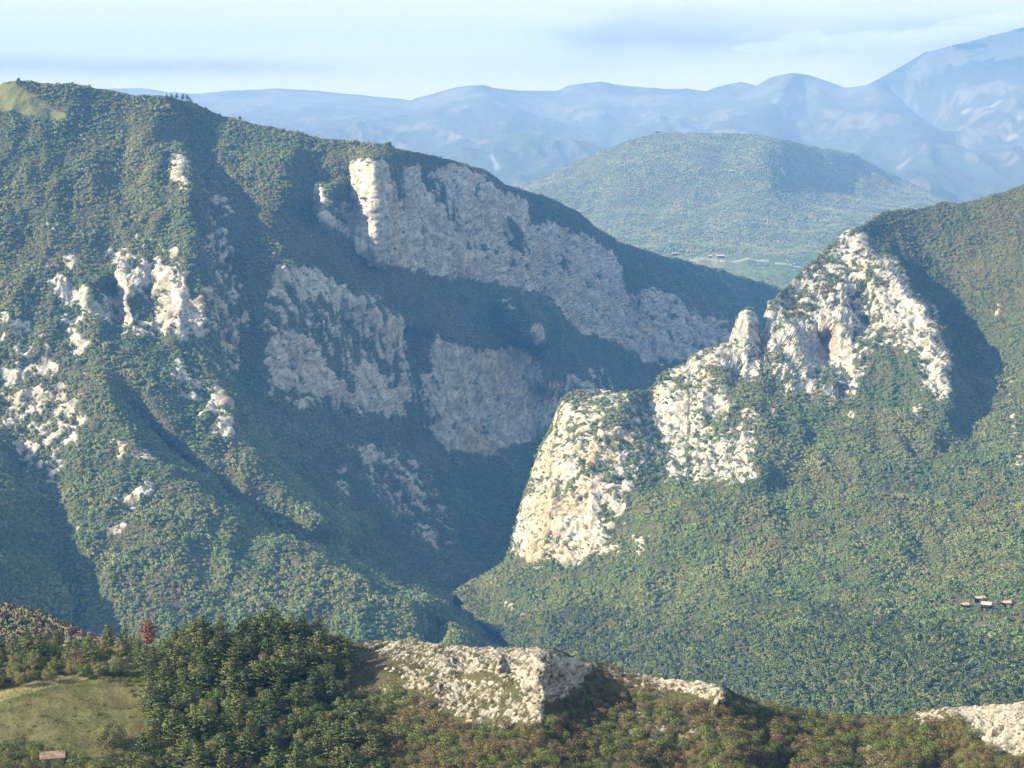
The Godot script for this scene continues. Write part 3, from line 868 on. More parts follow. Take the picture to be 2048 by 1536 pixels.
func far_range(mat: Material) -> Land:
	var ridge := [-300,186,13500, -100,181,13500, 0,180,13500, 215,178,13500, 280,176,13500, 330,183,13500, 390,188,13300, 450,182,13200, 560,177,13200, 640,182,13100, 720,190,13000, 820,200,12800, 870,186,12500, 920,173,12300, 965,169,12200, 1000,178,12500, 1060,181,12800, 1110,182,13000, 1140,170,13000, 1200,163,13000, 1250,172,13000, 1300,175,13000, 1350,179,13100, 1375,176,13100, 1412,183,13000, 1440,172,12900, 1480,163,12800, 1512,172,12700, 1540,155,12500, 1580,145,12400, 1620,150,12500, 1660,165,12600, 1690,175,12600, 1730,172,12300, 1790,140,12200, 1850,105,12000, 1950,80,12000, 2048,55,12000, 2300,-40,12000]
	var lines := [[-250,260,11500, 100,260,11500, 400,240,11800, 600,250,11500, 760,262,11300], [965,169,12200, 985,220,11200, 1030,270,10500, 1100,310,10000, 1180,340,9700], [900,220,11500, 850,270,10800, 900,330,10000], [1010,195,12500, 1060,230,12200, 1120,270,11800, 1200,300,11300],
		[1200,165,12900, 1190,220,12300, 1200,270,11500], [1140,200,12700, 1150,260,12000], [1260,200,12700, 1290,260,11800], [1350,200,12500, 1340,270,11500],
		[1480,190,12400, 1400,260,11400], [1580,155,12200, 1555,200,11400, 1520,250,10800, 1480,290,10300], [1600,180,12300, 1590,240,12000, 1640,260,11500], [1640,190,12000, 1650,250,11400, 1640,300,10800],
		[1735,185,11900, 1765,230,11100, 1800,270,10500, 1860,310,10000, 1960,340,9700], [1790,200,12300, 1850,260,11900, 1900,300,11200], [1850,150,11700, 1950,200,11200, 2048,230,10900], [1950,120,11600, 2048,130,11300, 2200,150,11000], [1980,290,10500, 2100,300,10300],
		[-300,430,8500, 400,430,8500, 900,420,8600, 1300,400,8700, 1800,400,8700, 2300,420,8600], [-300,340,9800, 500,335,9800, 700,330,9900], [1300,330,10000, 1600,340,9900, 1750,345,9800, 2000,370,9300]]
	var bottom := [-300,470, 2300,470]
	var rocks := [[0.6, 1540,200, 1565,185, 1575,220, 1550,250], [0.6, 1590,175, 1605,185, 1595,215], [0.6, 1885,238, 1900,236, 1900,244, 1886,245], [0.8, 1935,232, 2010,220, 2005,232, 1940,240], [0.5, 1430,250, 1470,240, 1460,265], [0.85, 983,352, 990,345, 1012,344, 1010,356, 990,360], [0.5, 860,264, 920,276, 920,280, 860,268], [0.5, 2000,270, 2048,255, 2048,290, 2010,300], [0.6, 1800,333, 1856,334, 1856,340, 1800,340], [0.45, 980,180, 1000,190, 1010,225, 985,215]]
	var L := build_land("far_range", ridge, lines, bottom, rocks, {"box": Rect2(-290, -80, 2560, 560), "step": 3.0, "rows": 170, "scale": 3.3, "seed": 71, "slope_amp": 50.0, "wave": 1500.0, "ridged": 1, "rim": 0.0, "fade": 0.42, "gully": 1000.0, "gully_amp": 125.0, "rock_amp": 25.0, "rib": 220.0, "rag": 220.0, "ledge": 200.0, "edge_amp": 1.6, "soft": 3, "mg": 3.0})
	land_mesh(L, func(l: Land, k: int) -> Color:
		var p := l.p[k]
		var c := Color(0.055, 0.068, 0.04).lerp(Color(0.145, 0.13, 0.09), smoothstep(0.0, 0.22, tint_a.get_noise_3dv(p * 0.35) + 0.6 * tint_c.get_noise_3dv(p * 0.4) + (p.y - 1000.0) / 1600.0))
		return c.lerp(Color(0.42, 0.39, 0.35), l.rock[k] * 0.45), mat, 2500.0, 700.0, "long range of blue hazy mountains on the horizon", "mountain range")
	return L

func lower_hill(mat: Material) -> Land:
	var ridge := [-220,1200,780, -80,1205,760, 0,1212,750, 60,1220,740, 100,1236,735, 140,1252,730, 200,1275,720, 280,1300,715]
	var lines := [[-220,1400,650, 0,1400,640, 280,1420,640]]
	var L := build_land("lower_hill", ridge, lines, [-220,1420, 280,1420], [], {"box": Rect2(-210, 1150, 480, 300), "step": 4.0, "rows": 50, "scale": 0.2, "seed": 91, "slope_amp": 1.5, "wave": 30.0, "edge_amp": 0.0})
	land_mesh(L, paint_wild, mat, 120.0, 60.0, "brown wooded knoll in the valley behind the pine ridge", "hill")
	return L

# ---------------------------------------------------------------- the near ridge
func near_ridge(mat: Material) -> Land:
	var ridge := [-260,1310,455, 0,1302,452, 120,1298,450, 200,1294,448, 400,1292,448, 600,1292,455, 690,1288,462, 740,1281,466, 800,1282,462, 850,1284,456, 900,1290,448, 960,1293,440, 1030,1296,430, 1080,1292,422, 1110,1296,420, 1150,1312,424, 1200,1325,428, 1260,1342,428, 1300,1353,426, 1340,1356,420, 1400,1362,414, 1440,1368,409, 1470,1386,416, 1510,1398,424, 1560,1410,430, 1650,1425,440, 1720,1432,440, 1800,1432,430, 1835,1422,422, 1880,1414,414, 1950,1412,408, 2000,1406,400, 2048,1402,394, 2260,1392,385]
	var lines := [[-260,1450,415, -260,1590,385], [0,1400,420, 0,1480,402, 0,1590,380], [200,1400,420, 200,1480,402, 200,1590,380], [400,1380,425, 400,1480,405, 400,1590,384], [600,1380,430, 600,1480,408, 600,1590,386],
		[740,1340,440, 740,1440,418, 740,1590,388], [880,1320,430, 850,1360,420, 870,1400,415, 880,1450,405, 860,1590,382], [930,1340,424, 960,1330,414, 1000,1325,408],
		[1000,1350,409, 1040,1310,413, 1074,1308,405, 1092,1328,400, 1080,1352,399, 1094,1384,396, 1078,1412,394, 1086,1446,391, 1040,1400,400, 980,1450,399, 940,1400,409], [1000,1420,402], [1102,1310,409, 1116,1335,409, 1104,1362,406, 1122,1395,406, 1112,1425,403, 1130,1450,399], [1140,1340,414, 1150,1375,412], [1180,1330,422, 1170,1360,416, 1190,1420,407],
		[1000,1590,378, 1100,1500,388, 1100,1590,376, 1250,1400,415, 1250,1500,395, 1250,1590,376],
		[1310,1358,421, 1330,1382,417], [1400,1372,409, 1420,1395,404], [1432,1376,405, 1452,1388,401, 1440,1404,401], [1462,1392,408, 1458,1412,406, 1472,1425,409], [1350,1430,404, 1450,1450,399, 1450,1590,372], [1550,1440,415, 1600,1500,400, 1650,1590,375],
		[1720,1460,425, 1800,1460,412, 1800,1590,375], [1850,1432,414, 1900,1424,405, 1920,1445,399, 1960,1490,391], [2000,1430,394, 2000,1480,390, 2010,1505,387], [2048,1420,389, 2048,1510,384], [1900,1500,398, 1950,1530,385], [2048,1590,366, 2260,1590,355, 2260,1480,372]]
	var bottom := [-260,1585, 2260,1585]
	var rocks := [[0.36, 720,1282, 760,1276, 860,1280, 950,1290, 1000,1320, 980,1350, 900,1350, 840,1330, 760,1310], [0.46, 900,1290, 1030,1292, 1090,1290, 1085,1360, 1080,1440, 1050,1420, 1040,1370, 1000,1350, 960,1345, 880,1350, 870,1330], [0.38, 800,1330, 900,1350, 1000,1370, 1060,1420, 1085,1445, 1000,1455, 920,1440, 880,1400, 820,1380],
		[0.58, 1060,1300, 1090,1296, 1092,1380, 1084,1446, 1066,1430, 1070,1360], [0.60, 1090,1300, 1150,1314, 1190,1330, 1160,1370, 1120,1400, 1088,1400], [0.54, 1250,1340, 1310,1352, 1400,1360, 1444,1370, 1462,1400, 1440,1410, 1390,1390, 1320,1375], [0.42, 1180,1325, 1300,1355, 1330,1390, 1250,1370], [0.5, 1460,1400, 1530,1405, 1520,1420, 1470,1415],
		[0.45, 1320,1430, 1400,1440, 1410,1460, 1330,1455], [0.6, 1690,1500, 1760,1490, 1780,1536, 1720,1536], [0.60, 1880,1418, 1930,1412, 2060,1402, 2260,1395, 2260,1490, 2048,1510, 1990,1505, 1950,1470, 1910,1440], [0.48, 1820,1425, 1880,1414, 1890,1440, 1830,1450], [0.5, 1560,1440, 1650,1450, 1640,1470, 1560,1460], [0.3, 700,1380, 830,1370, 900,1460, 740,1450], [0.3, 1180,1400, 1500,1440, 1500,1480, 1200,1470]]
	var L := build_land("near_ridge", ridge, lines, bottom, rocks, {"box": Rect2(-250, 1240, 2500, 350), "step": 2.2, "rows": 150, "scale": 0.107, "seed": 111, "slope_amp": 0.7, "wave": 14.0, "rock_amp": 1.5, "rib": 8.0, "rag": 1.9, "ledge": 1.6, "block": 3.0, "gap": 0.4, "tall": 0.4, "msoft": 3, "edge": 25.0, "edge_amp": 2.5, "g": 5.0, "soft": 2, "mg": 3.0})
	land_mesh(L, func(l: Land, k: int) -> Color:
		var p := l.p[k]
		var x := l.px[k]
		var y := l.py[k]
		var w := tint_c.get_noise_3dv(p * 6.0)
		var dry := Color(0.088, 0.082, 0.045).lerp(Color(0.062, 0.064, 0.032), clampf(0.5 + w, 0, 1))
		var grass := Color(0.090, 0.10, 0.038).lerp(Color(0.125, 0.118, 0.055), clampf(0.5 + tint_c.get_noise_3dv(p * 2.5) * 1.4, 0, 1))
		var c := grass.lerp(dry, smoothstep(560, 700, x))
		# a mown strip across the meadow, left
		var strip := y - (1392.0 - x * 0.235 - 0.0002 * x * x)
		if x < 260 and absf(strip) < 9.0 + 3.0 * w:
			c = Color(0.22, 0.20, 0.10)
		return c.lerp((rock_colour(p, 0.12).lerp(Color(0.44, 0.43, 0.41), 0.5) * 0.74).lerp(Color(0.10, 0.09, 0.06), l.gap[k] * 0.6), l.rock[k]), mat, 130.0, 60.0, "near ridge with meadow, pine stand and bare limestone crest", "ridge")
	return L

func _ready() -> void:
	setup()
	tint_a = noise(201, 160.0, 3)
	tint_b = noise(202, 70.0, 4)
	tint_c = noise(203, 40.0, 4)
	var t0 := Time.get_ticks_msec()
	var far_mat := ground_material(900.0, 0.6, 301)
	var wild_mat := ground_material(70.0, 0.9, 303)
	var near_mat := ground_material(9.0, 1.0, 305)
	# valley bottom, one sheet out to the horizon
	var sheet := PlaneMesh.new()
	sheet.size = Vector2(24000, 17000)
	var sheet_mat := StandardMaterial3D.new()
	sheet_mat.albedo_color = lin(0.07, 0.08, 0.035)
	sheet_mat.roughness = 1.0
	var g := obj("ground", sheet, sheet_mat)
	g.position = Vector3(0, 20, -7000)
	tag(g, "dim wooded valley floor between the mountains", "ground", "", "structure")
	# the plain behind the gorge lies in its own pale summer haze
	var bank := FogVolume.new()
	bank.name = "haze_bank"
	bank.shape = RenderingServer.FOG_VOLUME_SHAPE_BOX
	bank.size = Vector3(18000, 1150, 9400)
	bank.position = Vector3(0, 425, -9600)
	var bank_mat := FogMaterial.new()
	bank_mat.density = 0.000042
	bank_mat.albedo = lin(0.92, 0.90, 0.80)
	bank.material = bank_mat
	add_child(bank)
	tag(bank, "pale haze over the plain beyond the gorge", "haze", "", "stuff")
	# cloud lying on the high summit
	var cloud_mat := FogMaterial.new()
	cloud_mat.density = 0.0012
	cloud_mat.albedo = lin(0.93, 0.93, 0.95)
	for q in [[2010, 62, 900, 120], [1900, 78, 700, 90], [1780, 82, 900, 70], [1610, 88, 420, 110], [1560, 96, 700, 50], [2120, 50, 900, 140]]:
		var cloud := FogVolume.new()
		cloud.name = numbered("cloud")
		cloud.shape = RenderingServer.FOG_VOLUME_SHAPE_ELLIPSOID
		cloud.size = Vector3(q[2] * 1.1, q[3] * 1.9, 700)
		cloud.position = survey(q[0], q[1], 12300.0 if q[0] > 1700 else 14500.0)
		cloud.material = cloud_mat
		add_child(cloud)
		tag(cloud, "thin pale cloud resting on the highest summit" if q[0] > 1850 else "thin pale cloud drifting left of the highest summit", "cloud", "clouds by the high summit", "stuff")
	var far := far_range(far_mat)
	var dome := dome_hill(far_mat)
	var left := left_massif(wild_mat)
	var right := right_crag(wild_mat)
	var low := lower_hill(wild_mat)
	var near := near_ridge(near_mat)
	print("land ", Time.get_ticks_msec() - t0)
	# woods too far off to count
	var leaf := leaf_material(Color(1, 1, 1), 0.0)
	var crowns := [far_crown(1, 130), far_crown(2, 130), far_crown(3, 130, 0.85, 1.25), far_crown(4, 120, 0.7, 0.8)]
	wood_on(left, "left_mountain_woods", "mixed autumn wood covering the left mountain and its ledges", 3.7, 1.3, 2.9, crowns, leaf, wood_hue, meadow_keep, 1001)
	wood_on(right, "right_mountain_woods", "green mixed wood covering the slope below the sunlit crag", 3.3, 1.2, 2.6, crowns, leaf, right_hue, right_keep, 1002)
	var ledge_keep := func(l: Land, k: int) -> float:
		if l.rock[k] < 0.3:
			return 0.0
		var p := l.p[k]
		var few := 0.3 if l.called == "left_mountain" else 0.7
		return few * clampf(tint_c.get_noise_3d(p.x * 2.0, p.y * 4.5, p.z * 2.0) * 2.6 - 0.12, 0.02, 1.0)
	wood_on(left, "left_ledge_bushes", "small bushes clinging to the ledges of the shaded gorge walls", 3.0, 0.7, 1.5, crowns, leaf, wood_hue, ledge_keep, 1011)
	wood_on(right, "right_ledge_bushes", "small bushes clinging to the ledges of the sunlit crag", 2.8, 0.6, 1.4, crowns, leaf, wood_hue, ledge_keep, 1012)
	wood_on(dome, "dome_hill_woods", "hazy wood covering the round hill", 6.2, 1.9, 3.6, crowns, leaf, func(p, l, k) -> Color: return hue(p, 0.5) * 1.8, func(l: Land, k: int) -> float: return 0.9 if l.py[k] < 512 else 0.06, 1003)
	wood_on(low, "brown_knoll_woods", "russet autumn wood on the knoll behind the meadow", 2.6, 1.5, 2.3, crowns, leaf, func(p, _l, _k) -> Color: return (Color(0.125, 0.088, 0.066) if rng.randf() < 0.5 else Color(0.10, 0.105, 0.055)) * rng.randf_range(0.8, 1.25), func(_l, _k) -> float: return 1.0, 1004)
	print("woods ", Time.get_ticks_msec() - t0)
	near_things(near)
	settlements(near, right, dome, left)
	print("all ", Time.get_ticks_msec() - t0)

# ---------------------------------------------------------------- the near ridge, plant by plant
func leafy(c: Color) -> StandardMaterial3D:
	return leaf_material(c, 0.3)

func tree_thing(called: String, label: String, category: String, group: String, parts: Array, at: Vector3, s: Vector3, turn: float, bark: Material, leaf: Material) -> Node3D:
	var o := thing(called, label, category, at, turn, group)
	o.scale = s
	obj("trunk", parts[0], bark, o)
	obj("crown", parts[1], leaf, o)
	return o

func scatter(L: Land, poly: Array, spacing: float, tries: int, taken: Array) -> Array:
	var pp := PackedVector2Array()
	for i in poly.size() / 2:
		pp.append(Vector2(poly[i * 2], poly[i * 2 + 1]))
	var r := Rect2(pp[0], Vector2.ZERO)
	for c in pp:
		r = r.expand(c)
	var out := []
	for t in tries:
		var q := Vector2(rng.randf_range(r.position.x, r.end.x), rng.randf_range(r.position.y, r.end.y))
		if not Geometry2D.is_point_in_polygon(q, pp):
			continue
		var p := on_land(L, q.x, q.y)
		var ok := true
		for o in taken:
			if o.distance_squared_to(p) < spacing * spacing:
				ok = false
				break
		if ok:
			taken.append(p)
			out.append([p, q])
	return out

func stand_place(q: Vector2) -> String:
	if q.y < 1314:
		return "on the skyline of the dense stand"
	if q.x < 350:
		return "at the meadow edge of the dense stand"
	if q.x > 620:
		return "at the stony edge of the dense stand"
	return "in the heart of the dense stand" if q.y < 1360 else "low in the dense stand"

func mixed_place(q: Vector2) -> String:
	if q.x < 390:
		return "in the mixed wood beside the meadow's foot"
	if q.x > 650:
		return "in the mixed wood beside the brown scrub"
	return "in the mixed wood just below the pines" if q.y < 1480 else "in the lowest strip of the mixed wood"

func size_word(s: float, lo: float, hi: float) -> String:
	return "small" if s < lerpf(lo, hi, 0.35) else ("tall" if s > lerpf(lo, hi, 0.7) else "middling")

func near_things(L: Land) -> void:
	var bark := StandardMaterial3D.new()
	bark.albedo_color = lin(0.13, 0.10, 0.08)
	bark.vertex_color_use_as_albedo = true
	bark.roughness = 0.95
	var pines := []
	for i in 6:
		pines.append(pine_meshes(10.0, 4000 + i, 1.0 if i < 4 else 0.8))
	var broads := []
	for i in 5:
		broads.append(broad_meshes(7.0, [5.0, 5.6, 4.4, 5.2, 6.0][i], 4100 + i, 4400, 0.125))
	var thin := []
	for i in 3:
		thin.append(broad_meshes(6.5, 4.8, 4200 + i, 2400, 0.10, 0.2, 0.25))
	var shrubs := []
	for i in 4:
		shrubs.append(broad_meshes(2.0, 2.4, 4300 + i, 1100, 0.085, 0.05))
	var pine_leaf := [leafy(Color(0.080, 0.122, 0.046)), leafy(Color(0.108, 0.148, 0.054)), leafy(Color(0.135, 0.156, 0.058))]
	var pine_words := ["dark green", "mid green", "olive green"]
	var broad_leaf := [leafy(Color(0.100, 0.135, 0.044)), leafy(Color(0.13, 0.14, 0.052)), leafy(Color(0.155, 0.145, 0.055)), leafy(Color(0.145, 0.115, 0.07))]
	var broad_words := ["green", "olive", "yellowing", "brown"]
	rng.seed = 77
	var taken := []
	# things one can single out first
	var put := func(x: float, y: float) -> Vector3:
		var p := on_land(L, x, y)
		taken.append(p)
		return p
	tree_thing("dead_pine", "rust red dead pine on the skyline of the dark pine stand", "tree", "", pine_meshes(7.5, 4501, 0.85), put.call(300, 1309), Vector3(1.2, 1.0, 1.2), 0.4, bark, leaf_material(Color(0.24, 0.09, 0.042), 0.2))
	tree_thing("bright_tree", "bright yellow-green rounded tree among the dark pines", "tree", "", broads[0], put.call(428, 1432), Vector3(0.85, 0.9, 0.85), 1.0, bark, leafy(Color(0.105, 0.17, 0.04)))
	tree_thing("meadow_tree", "broad olive bushy tree standing alone in the meadow", "tree", "", broads[4], put.call(222, 1497) - Vector3(0, 1.3, 0), Vector3(1.15, 1.12, 1.15), 2.0, bark, leafy(Color(0.112, 0.115, 0.045)))
	tree_thing("grey_tree", "pale grey-brown half bare tree above the mown strip", "tree", "", thin[0], put.call(152, 1342), Vector3(1.3, 0.95, 1.3), 0.0, bark, leafy(Color(0.135, 0.118, 0.075)))
	tree_thing("hedge_tree", "olive round tree on the hedge line over the mown strip", "tree", "", broads[2], put.call(72, 1352), Vector3(0.8, 0.8, 0.8), 0.5, bark, leafy(Color(0.115, 0.11, 0.045)))
	# the pine stand
	for q in scatter(L, [262,1306, 330,1300, 500,1300, 690,1300, 705,1340, 700,1400, 640,1415, 560,1420, 480,1420, 400,1410, 330,1400, 290,1380, 262,1345], 3.0, 4000, taken):
		var y: float = q[1].y
		var x: float = q[1].x
		var s := rng.randf_range(0.75, 1.08) * (0.80 if y < 1312 else 1.0)
		s *= lerpf(0.72, 1.0, smoothstep(260.0, 420.0, x)) * lerpf(1.0, 0.7, smoothstep(630.0, 700.0, x))
		if absf(x - 300.0) < 42.0 and y < 1350:
			s *= 0.7
		if x > 480 and x < 640 and y < 1330:
			s *= 1.12
		if rng.randf() < 0.82:
			var c := rng.randi() % 3
			var say := "%s %s pine %s" % [size_word(s, 0.65, 1.08), pine_words[c], stand_place(q[1])]
			tree_thing("pine_tree", say, "pine tree", say.replace("pine", "pines"), pines[rng.randi() % 6], q[0], Vector3(s * 1.3, s, s * 1.3), rng.randf() * TAU, bark, pine_leaf[c])
		else:
			var c := rng.randi() % 4
			var say := "%s broadleaf tree between pines %s" % [broad_words[c], stand_place(q[1])]
			tree_thing("broadleaf_tree", say, "tree", say.replace("tree", "trees"), broads[rng.randi() % 5], q[0], Vector3(s * 1.05, s * 1.1, s * 1.05), rng.randf() * TAU, bark, broad_leaf[c])
	# mixed wood below it
	for q in scatter(L, [300,1420, 400,1425, 560,1425, 700,1415, 760,1480, 770,1588, 250,1588, 300,1500], 2.7, 4000, taken):
		var s := rng.randf_range(0.6, 0.95)
		if rng.randf() < 0.45:
			var c := rng.randi() % 3
			var say := "%s %s pine %s" % [size_word(s, 0.6, 0.95), pine_words[c], mixed_place(q[1])]
			tree_thing("pine_tree", say, "pine tree", say.replace("pine ", "pines "), pines[rng.randi() % 6], q[0], Vector3(s * 1.3, s, s * 1.3), rng.randf() * TAU, bark, pine_leaf[c])
		else:
			var c: int = [0, 0, 0, 1, 1, 2, 3][rng.randi() % 7]
			var say := "%s %s broadleaf tree %s" % [size_word(s, 0.6, 0.95), broad_words[c], mixed_place(q[1])]
			tree_thing("broadleaf_tree", say, "tree", say.replace("tree ", "trees "), (thin if c == 3 else broads)[rng.randi() % 3], q[0], Vector3(s * 0.95, s, s * 0.95), rng.randf() * TAU, bark, broad_leaf[c])
	# trees on the crest left, over the meadow
	for q in scatter(L, [-200,1312, 0,1306, 255,1300, 258,1325, 240,1340, 120,1338, 0,1345, -200,1350], 2.7, 1500, taken):
		var s := rng.randf_range(0.42, 0.66)
		if rng.randf() < 0.6:
			var c := rng.randi() % 3
			tree_thing("pine_tree", "%s %s pine on the crest above the meadow" % [size_word(s, 0.42, 0.66), pine_words[c]], "pine tree", "%s %s pines above the meadow" % [size_word(s, 0.42, 0.66), pine_words[c]], pines[rng.randi() % 6], q[0], Vector3(s * 1.3, s, s * 1.3), rng.randf() * TAU, bark, pine_leaf[c])
		else:
			var c := rng.randi() % 3
			tree_thing("broadleaf_tree", "%s %s broadleaf tree on the crest above the meadow" % [size_word(s, 0.42, 0.66), broad_words[c]], "tree", "%s %s trees above the meadow" % [size_word(s, 0.42, 0.66), broad_words[c]], broads[rng.randi() % 5], q[0], Vector3(s, s, s), rng.randf() * TAU, bark, broad_leaf[c])
	for q in scatter(L, [-200,1352, 0,1348, 245,1344, 255,1358, 130,1366, 0,1384, -200,1404], 3.4, 700, taken):
		var s := rng.randf_range(0.38, 0.62)
		var c := rng.randi() % 3
		var say := "%s %s broadleaf tree in the hedge over the mown strip" % [size_word(s, 0.38, 0.62), broad_words[c]]
		tree_thing("hedge_tree", say, "tree", say.replace("tree", "trees"), broads[rng.randi() % 5], q[0], Vector3(s * 1.15, s, s * 1.15), rng.randf() * TAU, bark, broad_leaf[c])
	# bushes: meadow edges, foot of the meadow, scrub right of the stand
	var shrub_leaf := [leafy(Color(0.10, 0.12, 0.044)), leafy(Color(0.13, 0.122, 0.052)), leafy(Color(0.128, 0.110, 0.06)), leafy(Color(0.135, 0.098, 0.06)), leafy(Color(0.12, 0.145, 0.046))]
	var shrub_words := ["green", "olive", "brown", "russet", "light green"]
	var zones := [
		[[-200,1345, 0,1338, 120,1338, 240,1342, 255,1352, 130,1352, 60,1362, 0,1378, -200,1402], 1.5, 900, 0.6, 1.3, "hedge over the mown strip", [0, 0, 1, 4]],
		[[258,1350, 300,1390, 320,1420, 290,1440, 270,1400, 240,1372, 200,1366], 2.0, 200, 0.35, 0.75, "edge of the pine stand", [0, 1, 4]],
		[[-200,1500, 0,1492, 70,1496, 150,1515, 260,1510, 300,1530, 250,1588, -200,1588], 1.8, 1200, 0.55, 1.35, "foot of the meadow", [0, 1, 1, 4]],
		[[700,1400, 800,1385, 900,1450, 1000,1462, 1090,1455, 1190,1395, 1240,1380, 1330,1415, 1460,1425, 1560,1425, 1700,1450, 1850,1455, 1900,1442, 1985,1512, 2060,1525, 2060,1588, 770,1588, 720,1480], 1.75, 9000, 0.55, 1.6, "scrub under the limestone crest", [0, 0, 1, 1, 2, 2, 3, 4, 4]],
		[[1195,1330, 1300,1358, 1330,1395, 1240,1385, 1190,1420, 1200,1460, 1095,1460, 1130,1410, 1165,1380], 1.6, 600, 0.4, 0.9, "shaded side of the crag", [0, 2, 3]],
		[[1475,1400, 1560,1415, 1700,1436, 1830,1434, 1850,1450, 1700,1450, 1560,1430], 1.8, 700, 0.35, 0.85, "crest right of the low cliff", [0, 2, 3]],
		[[-200,1400, 40,1395, 200,1385, 290,1395, 300,1430, 230,1450, 100,1490, -200,1490], 3.6, 140, 0.15, 0.42, "open meadow", [0, 1, 1]],
		[[740,1300, 860,1295, 1000,1330, 1040,1380, 1000,1440, 900,1420, 800,1370], 4.0, 300, 0.2, 0.45, "stony slope left of the crag", [1, 2]]]
	var made := {}
	var rest := []
	for z in zones:
		for q in scatter(L, z[0], z[1], z[2], taken):
			var s := rng.randf_range(z[3], z[4])
			var pick: Array = z[6]
			var c: int = pick[rng.randi() % pick.size()]
			var key: String = shrub_words[c]
			var nth: int = made.get("all", 0)
			if nth < 290:
				made["all"] = nth + 1
				var o := obj("shrub", shrubs[rng.randi() % 4][1], shrub_leaf[c])
				o.position = q[0] - Vector3(0, 0.15, 0)
				o.rotation.y = rng.randf() * TAU
				o.scale = Vector3(s * rng.randf_range(0.9, 1.3), s * rng.randf_range(0.8, 1.25), s)
				var spot: String = z[5]
				if spot == "foot of the meadow":
					spot = "bushes left of the stone hut" if q[1].x < 80 else ("bushes around the stone hut" if q[1].x < 150 else "bushes between hut and mixed wood")
				elif spot == "scrub under the limestone crest":
					spot += ", below the crag" if q[1].x < 1150 else (", below the low cliff" if q[1].x < 1500 else ", near the right cliff")
				var say := "%s %s shrub in the %s" % [size_word(s, z[3], z[4]).replace("tall", "large"), key, spot]
				tag(o, say, "shrub", say.replace("shrub", "shrubs"))
			else:
				rest.append([q[0], s, c])
	print("shrubs ", made, " rest ", rest.size())
	if rest.size():
		var buf := PackedFloat32Array()
		var cols := [Color(0.10, 0.12, 0.044), Color(0.13, 0.122, 0.052), Color(0.128, 0.110, 0.06), Color(0.135, 0.098, 0.06), Color(0.12, 0.145, 0.046)]
		for r in rest:
			put_copy(buf, r[0] - Vector3(0, 0.15, 0), Vector3(r[1], r[1], r[1]), rng.randf() * TAU, cols[r[2]])
		copies("undergrowth", "low scrub filling the gaps between the shrubs", "undergrowth", shrubs[1][1], leaf_material(Color(1, 1, 1), 0.0), buf)
	# grass
	var tuft := Leaves.new()
	for i in 7:
		var d := ball()
		d.y = 0.0
		d = d.normalized()
		var foot := d * rng.randf() * 0.5
		var tip := foot + Vector3(d.x * 0.45, rng.randf_range(0.6, 1.1), d.z * 0.45)
		var w := d.cross(Vector3.UP) * 0.13
		tuft.tri(foot - w, foot + w, tip, (Vector3.UP + d * 0.4).normalized(), 1.0)
	var tm := tuft.mesh()
	var buf := PackedFloat32Array()
	for k in L.p.size():
		if L.rock[k] > 0.3 or L.area[k] <= 0.0:
			continue
		var x := L.px[k]
		var n := (0.9 if x < 640 else 0.45) * L.area[k] / 0.09 * clampf(0.6 + 1.6 * tint_c.get_noise_3dv(L.p[k] * 5.0), 0.05, 1.0)
		if rng.randf() < n:
			var s := rng.randf_range(0.12, 0.30) * (1.0 if x < 640 else 1.35)
			var c := Color(0.115, 0.128, 0.05).lerp(Color(0.175, 0.165, 0.085), clampf(rng.randf() * 0.6 + tint_c.get_noise_3dv(L.p[k] * 2.5), 0, 1))
			if x > 640:
				c = c.lerp(Color(0.16, 0.125, 0.075), 0.6)
			put_copy(buf, L.p[k], Vector3(s, s * rng.randf_range(0.6, 1.2), s), rng.randf() * TAU, c)
	copies("grass", "rough autumn grass of the meadow and the stony slope", "grass", tm, leaf_material(Color(1, 1, 1), 0.0), buf)
	# boulders and stones
	var stone_mat := ground_material(2.5, 1.0, 331)
	var stones := []
	for i in 5:
		stones.append(stone_mesh(4400 + i))
	rng.seed = 91
	var spots := scatter(L, [720,1290, 860,1288, 960,1296, 1040,1300, 1070,1330, 1080,1440, 1000,1460, 900,1450, 830,1390, 760,1330], 1.5, 500, [])
	spots.append_array(scatter(L, [1200,1420, 1500,1440, 1780,1500, 1760,1560, 1300,1500], 4.0, 200, []))
	var i_ := 0
	for q in spots:
		if i_ >= 90:
			break
		i_ += 1
		var o := obj("boulder", stones[rng.randi() % 5], stone_mat)
		o.position = q[0] - Vector3(0, 0.12, 0)
		o.rotation = Vector3(rng.randf_range(-0.3, 0.3), rng.randf() * TAU, rng.randf_range(-0.3, 0.3))
		var s := rng.randf_range(0.2, 0.7) * (0.7 + 0.5 * rng.randf())
		o.scale = Vector3(s * rng.randf_range(1.0, 1.7), s * rng.randf_range(0.6, 1.0), s)
		if q[1].x < 1150:
			var where := "along the crest line" if q[1].y < 1312 else ("halfway down the stony slope" if q[1].y < 1375 else "at the foot of the stony slope")
			var side := "near the pines" if q[1].x < 860 else "near the crag"
			var say := "%s pale grey boulder %s, %s" % [size_word(s, 0.15, 0.8).replace("tall", "large"), where, side]
			tag(o, say, "boulder", say.replace("boulder", "boulders"))
		else:
			tag(o, "pale limestone boulder between the scrub right of the crag", "boulder", "boulders in the scrub")
	buf = PackedFloat32Array()
	for k in L.p.size():
		var x := L.px[k]
		if L.area[k] <= 0.0 or x < 690:
			continue
		var want := 0.03 if L.rock[k] > 0.2 else 0.012 * smoothstep(-0.1, 0.3, tint_b.get_noise_3dv(L.p[k] * 9.0))
		if x < 1100:
			want *= 3.0
		if rng.randf() < want:
			var s := 0.09 + 0.3 * pow(rng.randf(), 2.5)
			var c := rock_colour(L.p[k] + ball() * 5.0, 0.12)
			put_copy(buf, L.p[k], Vector3(s * rng.randf_range(1, 1.6), s * 0.7, s), rng.randf() * TAU, c)
